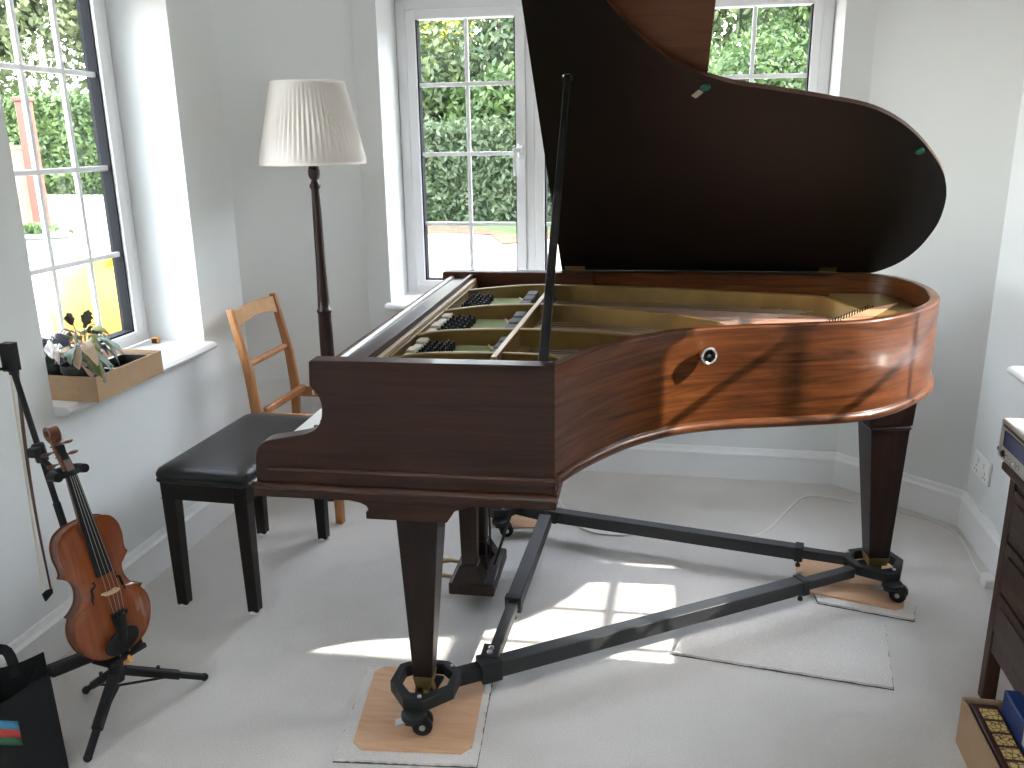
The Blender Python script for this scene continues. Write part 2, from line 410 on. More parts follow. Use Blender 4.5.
# bead moulding along the bottom of the rim
bp = [(.004,ZB-.012)] + [(-.012*math.sin(math.pi*k/6)+.002, ZB+.004+.014-.014*2*k/6+.0) for k in range(0,7)][::-1] + [(.004,ZB+.02)]
MB().sweep(outer, [(.006,ZB-.014),(-.006,ZB-.013),(-.013,ZB-.006),(-.014,ZB+.002),(-.010,ZB+.010),(-.002,ZB+.014),(.006,ZB+.014)]).build('rim_moulding','mahogany_rim',piano,angle=60)
# cheeks
ck = [(0,ZB),(0,ZT),(-.567,ZT),(-.571,ZT-.005)] + [tuple(p) for p in catmull([(-.5735,.952),(-.566,.942),(-.553,.925),(-.548,.902),(-.551,.872),(-.563,.850),(-.588,.834),(-.63,.824),(-.685,.813),(-.708,.802),(-.722,.780),(-.7265,.745)],4)] + [(-.7265,.705),(0,.705)]
def cheek(v0, v1):
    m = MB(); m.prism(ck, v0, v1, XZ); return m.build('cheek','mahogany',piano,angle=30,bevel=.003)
cheek(0,.048); cheek(1.367,1.415)
# key bed with its mouldings
m = MB()
m.box(-.735,.003,-.004,1.40,.668,.706)
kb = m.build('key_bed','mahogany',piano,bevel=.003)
def around(prof, name, ins=0):
    path = [(.004,.02),(.004,-.0),(-.735,-.0),(-.735,1.416),(.004,1.416),(.004,1.40)]
    m = MB()
    q0 = [(o,z) for o,z in prof]
    # near side, front and far side as straight lengths
    for (a,b) in (((.006,0),(-.7285,0)),((-.7285,0),(-.7285,1.415)),((-.7285,1.415),(.006,1.415))):
        m.sweep([Vector(a),Vector(b)], q0, side=1)
    return m.build(name,'mahogany_bead',piano,angle=50)
around([(-.004,.688),(.010,.690),(.014,.696),(.012,.702),(.006,.706),(-.004,.707)],'key_bed_moulding')
m = MB()
m.sweep([Vector((.0,0)),Vector((-.695,0))], [(-.002,.738),(.004,.738),(.006,.742),(.004,.746),(-.002,.746)], side=1)
m.build('cheek_bead','mahogany_bead',piano,angle=50)
m = MB(); m.box(-.728,-.712,.05,1.365,.706,.752); m.build('key_slip','mahogany',piano,bevel=.003)
# keyboard
m = MB()
for i in range(52):
    a = .118 + i*.0227
    m.box(-.705,-.560,a,a+.0217,.735,.770)
kbd = m.build('white_keys','ivory',piano,bevel=.0015)
m = MB()
pat = [1,1,0,1,1,1,0]
for i in range(51):
    if pat[(i+5) % 7]:
        a = .118+(i+1)*.0227-.005
        m.box(-.655,-.56,a,a+.010,.770,.782)
m.build('black_keys','ebony',piano,bevel=.0015)
for v0,v1 in ((.05,.115),(1.30,1.365)):
    MB().box(-.70,-.56,v0,v1,.735,.785).build('key_block','mahogany',piano,bevel=.004)
# fallboard and folded music shelf between the cheeks
m = MB(); m.box(-.560,-.548,.05,1.365,.772,.985); m.build('fallboard','mahogany',piano,bevel=.003)
m = MB(); m.box(-.556,-.455,.05,1.365,.972,.990); m.build('music_shelf','mahogany',piano,bevel=.004)
m = MB(); m.sweep([Vector((-.532,.055)),Vector((-.532,1.36))],[(-.012,.9895),(-.009,.996),(0,.999),(.009,.996),(.012,.9895)]); m.build('shelf_bead','mahogany_rim',piano,angle=60)
m = MB(); m.box(-.465,-.452,.05,1.365,.985,1.004); m.build('shelf_rail','mahogany',piano,bevel=.002)
m = MB(); m.box(-.452,-.438,.05,1.365,.976,.989); m.build('pin_block_edge','pale_wood',piano,bevel=.002)
# inside: soundboard, plate, struts
sb_in = [p for p in offset(outer,.029)]
poly = [(p.x,p.y) for p in sb_in if p.x > -.12] + [(-.12,1.39),(-.12,.03)]
m = MB(); m.prism(poly, .905, .915, XY); m.build('soundboard','soundboard',piano)
m = MB(); m.box(-.44,-.12,.048,1.385,.895,.938); m.box(-.452,-.434,.05,1.365,.93,.975)
plate = m.build('iron_plate','plate_gold',piano,bevel=.003)
def strut(pts, z0, z1, w, name='plate_strut', mat='plate_gold'):
    """pts (u, v, top z); rounded upright web"""
    m = MB(); rr = []
    P = catmull([(a,b,c) for a,b,c in pts], 5)
    for i, p in enumerate(P):
        t = (P[min(i+1,len(P)-1)]-P[max(i-1,0)]); t.z = 0; t.normalize(); n = Vector((-t.y,t.x,0))
        rr.append([Vector((p.x,p.y,z0))+n*w, Vector((p.x,p.y,z0+.4*(p.z-z0)))+n*w*.8, Vector((p.x,p.y,p.z-.003))+n*w*.9, Vector((p.x,p.y,p.z))+n*w*.5, Vector((p.x,p.y,p.z))-n*w*.5, Vector((p.x,p.y,p.z-.003))-n*w*.9, Vector((p.x,p.y,z0+.4*(p.z-z0)))-n*w*.8, Vector((p.x,p.y,z0))-n*w])
    m.rings(rr, True, True, True); return m.build(name,mat,plate,angle=50)
strut([(-.438,.19,.972),(-.35,.21,.984),(-.18,.225,.985),(-.03,.222,.983),(.01,.185,.968),(.03,.17,.93)], .912, .985, .010)
strut([(-.438,.45,.975),(-.35,.475,.985),(-.15,.505,.986),(.01,.498,.985),(.14,.47,.982),(.19,.45,.972),(.215,.435,.93)], .912, .985, .010)
strut([(-.438,.80,.975),(-.33,.835,.985),(-.2,.872,.986),(-.02,.868,.985),(.24,.775,.984),(.38,.715,.975),(.455,.66,.955),(.50,.62,.92)], .912, .985, .010)
strut([(-.438,1.19,.975),(-.25,1.245,.985),(-.1,1.255,.986),(.24,1.22,.985),(.5,1.165,.984),(.72,1.12,.982),(.80,1.10,.975),(.87,1.03,.95),(.90,.98,.92)], .912, .985, .010)
m = MB(); m.bar((-.166,.16,.955),(-.135,1.245,.955),.016,.062); m.build('capo_bar','plate_gold',plate,bevel=.004)
m = MB(); m.bar((-.166,.16,.988),(-.135,1.245,.988),.013,.004); m.build('capo_edge','pale_wood',plate)
m = MB(); m.prism([(-.02,.20),(.055,.19),(.2,.43),(.2,.455),(0,.48),(-.1,.49),(-.13,.24)], .915,.921, XY); m.build('treble_plate','plate_gold',plate)
m = MB(); m.prism([(.84,1.36),(1.02,1.36),(1.065,1.2),(1.07,1.06),(1.02,.90),(.94,.86),(.88,.98),(.86,1.12)], .915,.948, XY); m.build('hitch_plate','plate_gold',plate,bevel=.006)
# cells: tuning pins, felt, dampers, cream bracket
cells = [(.245,.46,-.385),(.53,.82,-.395),(.91,1.20,-.405)]
pin = MB(); pin.lathe([(.0048,0),(.0048,.026),(.004,.033),(.0008,.034)],(0,0,0),n=8)
pin0 = None
for (v0,v1,u0) in cells:
    m = MB(); L = v1-v0
    e = [(u0+.065,v0),(u0+.20,v0)] + [(u0+.20-.05*(k/6)**2, v0+L*k/6) for k in range(1,7)] + [(u0+.065,v1)]
    m.prism(e, .93,.945, XY); m.build('string_felt','green_felt',piano)
    m = MB(); m.tube([(u0+.203,v0,.946)]+[(u0+.203-.05*(k/6)**2, v0+L*k/6,.946) for k in range(1,7)], .0035, 6); m.build('felt_edge','pale_wood',piano)
    m = MB()
    for k in range(3): m.box(u0+.185-.012*k*0,u0+.22,v0+L*(.05+.32*k),v0+L*(.05+.32*k)+L*.26,.93,.975,Matrix.Translation((.005,0,0)))
    m.build('dampers','felt_grey',piano,bevel=.004)
    for i in range(5):
        for j in range(6):
            p = (u0+.0165*i, v0+.03+(L-.06)*(j+.5*(i%2))/6, .936)
            if pin0 is None: pin0 = pin.build('tuning_pin','ebony',piano,loc=p)
            else:
                c = pin0.copy(); col.objects.link(c); c.location = p
    m = MB()
    for k in range(4): m.box(u0-.040,u0-.016+.004*(k%2),v0+L*(.02+.24*k),v0+L*(.24+.24*k),.935,.962+.006*(k%2))
    if v0 < .85: m.build('string_bracket','cream_cast',piano,bevel=.004)
# strings and bass bridge
m = MB()
for k in range(34):
    a = k/33
    m.tube([(-.13,.26+.95*a,.932),(.1+.85*a,.53+.0+.75*a if a>.25 else .47+.3*a,.932)], .0009, 4, False)
tag(m.build('strings','string_steel',piano), kind='stuff')
m = MB()
br = [(.52,.63,.93),(.66,.80,.935),(.78,.98,.94),(.855,1.12,.942)]
m.bar((.57,.565,.932),(.925,1.10,.932),.034,.03); m.build('bass_bridge','pale_wood',piano,bevel=.003)
m = MB()
for k in range(30):
    a = k/29; x, y = .575+.345*a, .572+.52*a
    for s in (-.008,.008):
        m.lathe([(.002,0),(.002,.012)],(x+s*.85,y-s*.5,.944),n=5)
tag(m.build('bridge_pins','ebony',piano), kind='stuff')
m = MB()
for k in range(22):
    a = k/21; m.tube([(.62+.27*a,.60+.45*a,.948),(.80+.22*a,.75+.40*a,.953)], .0014, 5, False)
tag(m.build('bass_strings','copper_string',piano), kind='stuff')
# lid
AL = R(38); HV, HZ = 1.428, 1.0135
def LID(u, v, off):
    """closed-lid plan point, off above the inner face -> open position"""
    w = HV - v
    return (u, HV - w*math.cos(AL) + off*math.sin(AL), HZ + w*math.sin(AL) + off*math.cos(AL))
lo = [(-.122,-.012),(0,-.012)] + [(p.x,p.y) for p in offset(curve,-.014) if p.y < HV-.004 or p.x > .99][4:] + [(.86,HV),(-.122,HV)]
m = MB(); n = len(lo)
m.add([LID(a,b,0) for a,b in lo], [list(range(n))])
m.cur = 1
m.add([LID(a,b,.015) for a,b in lo], [list(range(n))])
m.add([LID(a,b,0) for a,b in lo]+[LID(a,b,.015) for a,b in lo], [(i,(i+1)%n,n+(i+1)%n,n+i) for i in range(n)])
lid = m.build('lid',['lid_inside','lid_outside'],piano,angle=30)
m = MB(); ed = [LID(a,b,.0) for a,b in lo[1:-2]]
fl = [(-.118,-.012),(.340,-.012),(.340,HV),(-.118,HV)]
m = MB(); m.add([LID(a,b,.017) for a,b in fl]+[LID(a,b,.032) for a,b in fl], [(0,1,2,3),(4,5,6,7),(0,1,5,4),(1,2,6,5),(2,3,7,6),(3,0,4,7)])
m.build('folded_lid_flap','lid_outside',piano,bevel=.003)
for u0,u1 in ((-.108,-.033),(.812,.872)):
    m = MB()
    m.add([LID(u,HV-w,-.0015) for u,w in ((u0,.002),(u1,.002),(u1,.03),(u0,.03))]+[LID(u,HV-w,.0005) for u,w in ((u0,.002),(u1,.002),(u1,.03),(u0,.03))],[(0,1,2,3),(4,5,6,7),(0,1,5,4),(1,2,6,5),(2,3,7,6),(3,0,4,7)])
    m.tube([(u0,HV-.002,HZ-.003),(u1,HV-.002,HZ-.003)],.005,8)
    m.build('lid_hinge','dull_brass',piano)
def lid_spot(u, w, ru, rw, rot, name, mat, n=10, th=.008):
    m = MB(); c, s = math.cos(rot), math.sin(rot)
    pts = []
    for k in range(n):
        a = 2*math.pi*(k+.5)/n; x, y = ru*math.cos(a), rw*math.sin(a)
        pts.append((u+x*c-y*s, HV-(w+x*s+y*c)))
    vs = [LID(a,b,0) for a,b in pts]+[LID(a,b,-th) for a,b in pts]
    m.add(vs,[list(range(n)),list(range(n,2*n))]+[(i,(i+1)%n,n+(i+1)%n,n+i) for i in range(n)])
    o = m.build(name,mat,piano); return o
lid_spot(.958,.705,.012,.010,.4,'lid_bumper','green_bumper')['label'] = 'green felt bumper'
lid_spot(.336,.989,.014,.010,.5,'lid_bumper','green_bumper')['label'] = 'green felt bumper'
lid_spot(.317,.962,.020,.011,.9,'lid_tag','tan_paper',4,.003)['label'] = 'tan paper tag'
m = MB(); m.box(-.12,.86,1.387,HV+.004,1.0119,1.0134); m.build('rim_shade_strip','mahogany_vertical',piano)  # dark strip added over the rim top to hide its bright reflection
# prop stick
foot = Vector((-.034,.052,.985)); top = Vector(LID(-.027,HV-1.052,-.004))
m = MB(); d = (top-foot); m.bar(foot, top, .023, .017, up=(0,1,0), w1=.015, h1=.013)
stick = m.build('prop_stick','ebony',piano,bevel=.002)
m = MB(); m.lathe([(.006,0),(.014,.002),(.016,.006),(.013,.011),(.008,.013)], top+Vector((0,-.004,-.012)), axis=(top-Vector(LID(-.027,HV-1.052,-.1))), n=14)
m.build('stick_cup','black_gloss',piano)
# chrome knob on the curved side
i0 = min(range(len(curve)), key=lambda i: abs(curve[i].x-.341)); kt = (curve[i0+1]-curve[i0-1]).normalized(); kn = Vector((kt.y,-kt.x,0))
kc = Vector((curve[i0].x,curve[i0].y,.947))
m = MB(); m.lathe([(.010,-.004),(.010,.014),(.020,.017),(.0235,.024),(.0235,.036),(.020,.040),(.0165,.037),(.015,.027)], kc, kn, 20, False)
m.build('side_knob','chrome',piano,angle=40)
m = MB(); m.lathe([(.0155,.024),(.0155,.028)], kc, kn, 16); m.lathe([(.007,.028),(.006,.034),(.003,.036)], kc, kn, 12); m.build('knob_centre','black_gloss',piano)
# legs
def leg(c0, c1, a0, a1, rz, cap):
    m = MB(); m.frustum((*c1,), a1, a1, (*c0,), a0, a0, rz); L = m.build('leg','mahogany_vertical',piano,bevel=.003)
    m = MB(); z = c1[2]
    m.frustum((c1[0],c1[1],z-.028), a1*.86, a1*.86, (c1[0],c1[1],z+.002), a1*1.05, a1*1.05, rz)
    m.frustum((c1[0],c1[1],z-.055), .012, .012, (c1[0],c1[1],z-.026), .016, .016, rz)
    m.bar((c1[0]-.02,c1[1],z-.028),(c1[0]-.022,c1[1]-.01,z-.058),.008,.012); m.bar((c1[0]+.02,c1[1],z-.028),(c1[0]+.022,c1[1]+.01,z-.058),.008,.012)
    m.lathe([(.017,-.009),(.019,-.006),(.019,.006),(.017,.009)],(c1[0],c1[1],z-.058),(1,.4,0),14)
    m.build('foot_caster','dull_brass',L,bevel=.001)
    return L
def bracket(c, name='leg_bracket'):
    # ogee block between leg and key bed
    pr = [(-.165,.669),(-.150,.662),(-.112,.655),(-.098,.648),(-.092,.636),(-.100,.632),(-.100,.614),(.100,.614),(.112,.632),(.120,.645),(.136,.650),(.150,.656),(.165,.669)]
    m = MB(); m.prism([(c[0]+a,z) for a,z in pr], c[1]-.10, c[1]+.10, XZ); return m.build(name,'mahogany',piano,angle=40,bevel=.002)
NL, BL, TL = (-.362,.115), (-.352,1.30), (.985,.965)
bracket(NL); bracket(BL)
leg((-.349,.115,.616),(-.362,.115,.128),.054,.0255,0,0)
leg((-.340,1.30,.616),(-.352,1.30,.128),.057,.027,0,0)
leg((.960,.965,.715),(.985,.965,.128),.068,.033,R(8),0)
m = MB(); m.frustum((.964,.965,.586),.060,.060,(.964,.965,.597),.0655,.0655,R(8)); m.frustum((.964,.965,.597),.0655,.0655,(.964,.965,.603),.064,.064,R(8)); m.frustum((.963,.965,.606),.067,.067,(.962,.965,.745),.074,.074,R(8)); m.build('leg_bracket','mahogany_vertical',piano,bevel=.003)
m = MB(); 
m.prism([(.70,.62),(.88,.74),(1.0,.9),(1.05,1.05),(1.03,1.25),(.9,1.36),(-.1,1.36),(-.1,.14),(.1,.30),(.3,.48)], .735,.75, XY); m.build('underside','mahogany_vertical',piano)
# pedal lyre
LU = -.345
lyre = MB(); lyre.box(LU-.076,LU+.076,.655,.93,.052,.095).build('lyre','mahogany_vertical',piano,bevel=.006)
m = MB(); m.frustum((LU-.01,.69,.094),.055,.032,(LU-.01,.705,.15),.03,.026); m.frustum((LU-.01,.705,.15),.025,.022,(LU-.01,.705,.668),.036,.03)
m.build('lyre_column','mahogany_vertical',lyre_p := bpy.data.objects['lyre'],bevel=.003)
m = MB(); m.frustum((LU-.01,.895,.094),.055,.032,(LU-.01,.88,.15),.03,.026); m.frustum((LU-.01,.88,.15),.025,.022,(LU-.01,.88,.668),.036,.03)
m.build('lyre_column','mahogany_vertical',lyre_p,bevel=.003)
m = MB(); m.prism([(.655,.668),(.93,.668),(.91,.63),(.675,.63)], LU-.07, LU+.06, YZ); m.build('lyre_block','mahogany_vertical',lyre_p,bevel=.003)
for v in (.755,.835):
    m = MB(); m.tube([(LU+.035,v,.10),(LU+.03,v,.665)],.004,8); m.build('pedal_rod','black_steel',lyre_p)
m = MB(); m.tube([(LU+.055,.79,.10),(LU+.23,.90,.665)],.005,8); m.build('lyre_brace','black_steel',lyre_p)
for v in (.735,.845):
    m = MB(); P = [(LU-.07,v,.074),(LU-.11,v,.078),(LU-.15,v,.072),(LU-.185,v,.066)]
    m.tube(P,[.009,.011,.016,.014],10,flat=.55); m.build('pedal','dull_brass',lyre_p)

# ------------------------------------------------------------------ piano dolly
nb, bb, tb = G(*NL,0), G(*BL,0), G(*TL,0)
dolly = empty('piano_dolly', (-.2,2.4,0)); tag(dolly, 'black steel A-frame piano dolly on casters under the three piano legs', 'dolly')
D0 = dolly.location
def L(p): return Vector(p)-D0
def cup(c, ang, sw, wz=.0):
    """hexagonal cup around a leg foot; local x points to the caster"""
    ca, sa = math.cos(ang), math.sin(ang)
    def W(x, y, z): return (c.x+x*ca-y*sa-D0.x, c.y+x*sa+y*ca-D0.y, z)
    o = [(.100,-.026),(.100,.026),(.03,.088),(-.048,.088),(-.088,.042),(-.088,-.042),(-.048,-.088),(.03,-.088)]
    i = [(.066,-.020),(.066,.020),(.018,.066),(-.038,.066),(-.068,.030),(-.068,-.030),(-.038,-.066),(.018,-.066)]
    m = MB(); n = 8; zb, zt = .078, .112
    vo0 = [W(x,y,zb) for x,y in o]; vo1 = [W(x,y,zt) for x,y in o]; vi0 = [W(x,y,zb) for x,y in i]; vi1 = [W(x,y,zt) for x,y in i]
    q = lambda a, b: (a+b,[(k,(k+1)%n,n+(k+1)%n,n+k) for k in range(n)])
    m.add(*q(vo0,vo1)); m.add(*q(vi0,vi1)); m.add(*q(vo1,vi1)); m.add(*q(vo0,vi0))
    m.add([W(x,y,z) for z in (.066,.076) for x,y in ((-.07,-.032),(.07,-.022),(.07,.022),(-.07,.032))],[(3,2,1,0),(4,5,6,7),(0,1,5,4),(1,2,6,5),(2,3,7,6),(3,0,4,7)])
    b = m.build('leg_cup','black_steel',dolly,bevel=.003)
    for k,(x,y) in enumerate(((.083,.012),(-.066,.058),(-.066,-.058))):
        m = MB(); m.lathe([(.006,0),(.006,.004),(.003,.006)],W(x,y,zt-.001),n=8); m.build('bolt','steel',b)
    # caster: swivel plate, fork, wheels; the fork trails sideways
    px, py, _ = W(.098,0,0); cs, sn = math.cos(sw), math.sin(sw)
    def K(x, y, z): return (px+x*cs-y*sn, py+x*sn+y*cs, z)
    m = MB(); m.lathe([(.030,.058),(.033,.062),(.033,.074),(.024,.079)],(px,py,0),n=18); m.lathe([(.02,.05),(.02,.06)],(px,py,0),n=14)
    m.prism([(-.022,.060),(.026,.060),(.044,.040),(.040,.026),(.022,.030),(-.004,.046),(-.022,.050)],-.021,.021,lambda a,b,h: K(a,h,b))
    f = m.build('caster','black_steel',dolly,bevel=.002)
    m = MB()
    for t_ in (-.0135,.0135):
        m.lathe([(.019,-.009),(.0255,-.007),(.0265,0),(.0255,.007),(.019,.009)],K(.022,t_,.027+wz),(-sn,cs,0),22)
    m.build('wheel','black_rubber',f)
    m = MB(); m.lathe([(.004,-.0265),(.008,-.025),(.008,.025),(.004,.0265)],K(.022,0,.027+wz),(-sn,cs,0),12); m.build('axle','steel',f)
    m = MB(); m.bar(K(-.02,0,.052),K(-.048,0,.044),.026,.006); m.build('brake_lever','steel',f,bevel=.001)
    return b
cup(nb, R(-92), R(12), .017); cup(bb, R(-80), R(20), .007); cup(tb, R(-66), R(-25), .017)
def tele(p0, p1, split, w=.046, h=.046, z=.088):
    """telescopic bar: wide outer tube, narrower inner tube and a locking collar"""
    a, b = Vector((*p0,z)), Vector((*p1,z)); q = a.lerp(b, split)
    big, small = (a,q), (q,b)
    m = MB(); m.bar(L(a),L(q),w,h); o = m.build('frame_bar','dolly_grey',dolly,bevel=.003)
    m = MB(); m.bar(L(q)-(b-a).normalized()*.02,L(b),w*.72,h*.72); m.build('sliding_bar','dolly_grey',dolly,bevel=.003)
    t = (b-a).normalized(); m = MB(); m.bar(L(q)-t*.014,L(q)+t*.014,w*1.14,h*1.14)
    sd = t.cross(Vector((0,0,1)))
    m.lathe([(.005,0),(.005,.018),(.009,.02),(.009,.03)],L(q)-Vector((0,0,h*.55)),(0,0,-1),8)
    m.build('locking_collar','black_steel',dolly,bevel=.002)
    return o
near_joint = Vector((-.455,2.0)); 
dirn = (Vector((tb.x,tb.y))-Vector((nb.x,nb.y))).normalized()
pa = Vector((nb.x,nb.y))+dirn*.085; pb = Vector((tb.x,tb.y))-dirn*.10
m = MB(); m.bar(L((pa.x,pa.y,.088)),L((pa.x+dirn.x*.10,pa.y+dirn.y*.10,.088)),.036,.042); m.build('sliding_bar','black_steel',dolly,bevel=.003)
ps = pa + dirn*.075
tele((ps.x,ps.y),(pb.x,pb.y),.84)
m = MB(); m.bar(L((ps.x-dirn.x*.005,ps.y-dirn.y*.005,.090)),L((ps.x+dirn.x*.055,ps.y+dirn.y*.055,.090)),.056,.062); cl = m.build('joint_clamp','black_steel',dolly,bevel=.003)
jx = ps+dirn*.025
m = MB(); m.bar(L((jx.x,jx.y+.0,.118)),L((jx.x-.005,jx.y+.075,.112)),.05,.012); m.build('pivot_plate','black_steel',dolly,bevel=.002)
for k in range(2):
    m = MB(); m.lathe([(.008,0),(.008,.005),(.004,.008)],L((jx.x-.002,jx.y+.02+.022*k,.124)),n=8); m.build('bolt','steel',dolly)
tele((bb.x+.195,bb.y-.10),(jx.x,jx.y+.03),.66)
m = MB(); m.bar(L((bb.x+.06,bb.y+.01,.088)),L((bb.x+.24,bb.y-.06,.088)),.05,.05); m.build('corner_bar','dolly_grey',dolly,bevel=.003)
tele((bb.x+.19,bb.y-.045),(tb.x-.075,tb.y+.03),.85)

# ------------------------------------------------------------------ pads and carpet pieces
def slab(pts, z0, z1, name, mat, ch=0, bevel=0):
    cx = sum(p[0] for p in pts)/len(pts); cy = sum(p[1] for p in pts)/len(pts); q = []
    n = len(pts)
    for i, p in enumerate(pts):
        p = Vector(p)
        if ch:
            a, b = Vector(pts[i-1]), Vector(pts[(i+1)%n])
            q += [p+(a-p).normalized()*ch, p+(b-p).normalized()*ch]
        else: q.append(p)
    m = MB(); m.prism([(p[0]-cx,p[1]-cy) for p in q], 0, z1-z0, XY)
    return m.build(name,mat,loc=(cx,cy,z0),bevel=bevel)
def offcut(pts, z0, label):
    o = slab(pts, z0, z0+.003, 'carpet_offcut', 'carpet_backing'); tag(o,label,'carpet piece',None)
    cx, cy = o.location.x, o.location.y
    random.seed(len(label)); q = []
    for i, p in enumerate(pts):
        b = Vector(pts[(i+1)%len(pts)]); p = Vector(p); L_ = (b-p).length; k = max(2,int(L_/.012)); nn = Vector((-(b-p).y,(b-p).x)).normalized()
        for j in range(k): q.append(p.lerp(b,j/k)+nn*random.uniform(.0,.004))
    m = MB(); m.prism([(x-cx,y-cy) for x,y in q], .003, .010, XY); m.build('pile','carpet_offcut',o)
    return o
offcut([(-.800,1.712),(-.438,1.752),(-.478,2.165),(-.850,2.105)], 0, 'square of pale carpet under the plywood board nearest the camera')
offcut([(.03,2.324),(.64,2.250),(.690,2.600),(.135,2.667)], 0, 'pale rectangle of loose carpet lying bare on the floor between the bars')
offcut([(.50,2.70),(.785,2.632),(.81,2.73),(.80,3.05),(.47,3.05)], 0, 'pale carpet piece under the plywood board beneath the tail leg')
def board(pts, z0, label):
    o = slab(pts, z0, z0+.007, 'plywood_board', 'plywood', .025); return tag(o,label,'board')
board([(-.765,1.752),(-.462,1.785),(-.497,2.150),(-.820,2.100)], .010, 'plywood board under the near piano leg, on a carpet square')
board([(.440,2.760),(.760,2.672),(.800,2.85),(.785,3.085),(.470,3.045)], .010, 'plywood board under the tail leg of the piano at right')
board([(-.760,3.10),(-.490,3.125),(-.470,3.36),(-.76,3.36)], .0, 'plywood board under the far piano leg, behind the pedal box')

# ------------------------------------------------------------------ piano bench
bench = empty('piano_bench', (-1.448,2.628,0), R(-1.5)); tag(bench, 'black piano bench with a padded leather seat by the keyboard', 'bench')
bw, bl = .150, .295
m = MB()
seg = 14
# padded cushion with rounded edge: stacked rounded-rectangle rings
def rrect(a, b, r, z, n=5):
    out = []
    for cx, cy, s in ((a-r,b-r,0),(-a+r,b-r,1),(-a+r,-b+r,2),(a-r,-b+r,3)):
        for k in range(n+1):
            t = (s+k/n)*math.pi/2; out.append((cx+r*math.cos(t), cy+r*math.sin(t), z))
    return out
cr = [rrect(bw+.006,bl+.006,.02,.452),rrect(bw+.012,bl+.012,.022,.456),rrect(bw+.013,bl+.013,.022,.462),rrect(bw+.008,bl+.008,.022,.466),rrect(bw+.012,bl+.012,.024,.470),rrect(bw+.013,bl+.013,.026,.482),rrect(bw+.008,bl+.008,.03,.494),rrect(bw-.008,bl-.008,.034,.502),rrect(bw-.05,bl-.06,.03,.509),rrect(bw-.1,bl-.13,.03,.512)]
m.rings(cr,True,True,True); m.build('seat_cushion','black_leather',bench,angle=60)
m = MB(); t = .02
for (x0,x1,y0,y1) in ((-bw,bw,-bl,-bl+t),(-bw,bw,bl-t,bl),(-bw,-bw+t,-bl,bl),(bw-t,bw,-bl,bl)): m.box(x0,x1,y0,y1,.395,.453)
m.build('apron','bench_wood',bench,bevel=.003)
for sx in (-1,1):
    for sy in (-1,1):
        m = MB(); m.frustum((sx*(bw-.021),sy*(bl-.021),.008),.0185,.0185,(sx*(bw-.023),sy*(bl-.023),.452),.024,.024)
        lg = m.build('leg','bench_wood',bench,bevel=.004)
        m = MB(); m.lathe([(.016,0),(.020,.002),(.020,.013)],(sx*(bw-.021),sy*(bl-.021),0),n=12); m.build('foot_cap','white_plastic',lg)['label']='white plastic foot cap'

# ------------------------------------------------------------------ wooden chair frame
chair = empty('wooden_chair', (-1.47,3.24,0)); tag(chair, 'light brown wooden chair frame without a seat, behind the black bench', 'chair')
C0 = chair.location
def CL(x,y,z): return (x-C0.x,y-C0.y,z)
for y in (3.055,3.425):
    m = MB(); P = [CL(-1.655,y,0),CL(-1.632,y,.30),CL(-1.628,y,.47),CL(-1.642,y,.62),CL(-1.695,y,.872)]
    W = [.030,.036,.038,.036,.026]
    rr = []
    for p, w in zip(P,W): rr.append([(p[0]-w/2,p[1]-.0125,p[2]),(p[0]+w/2,p[1]-.0125,p[2]),(p[0]+w/2,p[1]+.0125,p[2]),(p[0]-w/2,p[1]+.0125,p[2])])
    m.rings(rr,True,True,False); m.build('back_post','chair_wood',chair,bevel=.005,angle=30)
for y in (3.055,3.425):
    m = MB(); m.frustum(CL(-1.305,y,0),.016,.016,CL(-1.305,y,.462),.019,.019); m.build('front_leg','chair_wood',chair,bevel=.004)
# top rail: arched underside
pr = [(3.066,.862),(3.24,.868),(3.414,.862),(3.414,.792)]+[(3.414-.348*k/8, .792+.024*math.sin(math.pi*k/8)) for k in range(1,8)]+[(3.066,.792)]
m = MB(); m.prism([(a-C0.y,b) for a,b in pr], -1.703-C0.x, -1.680-C0.x, lambda a,b,h:(h-(b-.83)*.2,a,b)); m.build('top_rail','chair_wood_pale',chair,bevel=.004,angle=40)
m = MB(); m.tube([CL(-1.652,3.06,.645),CL(-1.655,3.24,.645),CL(-1.652,3.42,.645)],[.011,.014,.011],10); m.build('back_spindle','chair_wood',chair)
m = MB(); m.bar(CL(-1.592,3.062,.462),CL(-1.582,3.41,.462),.022,.030); m.build('rear_seat_rail','chair_wood',chair,bevel=.006)
m = MB(); m.box(*sorted((-1.625-C0.x,-1.30-C0.x)),3.045-C0.y,3.066-C0.y,.418,.458); m.build('side_seat_rail','chair_wood',chair,bevel=.004)
# far side rail with a pale slot near its rear end
m = MB(); m.box(*sorted((-1.625-C0.x,-1.30-C0.x)),3.414-C0.y,3.434-C0.y,.418,.462); fr = m.build('side_seat_rail','chair_wood',chair,bevel=.004)
m = MB(); m.box(-1.545-C0.x,-1.536-C0.x,3.4125-C0.y,3.4142-C0.y,.428,.450); m.build('slot','white_plastic',fr)['label']='pale slot'
m = MB(); m.bar(CL(-1.305,3.075,.43),CL(-1.305,3.41,.43),.02,.04); m.build('front_seat_rail','chair_wood',chair,bevel=.004)

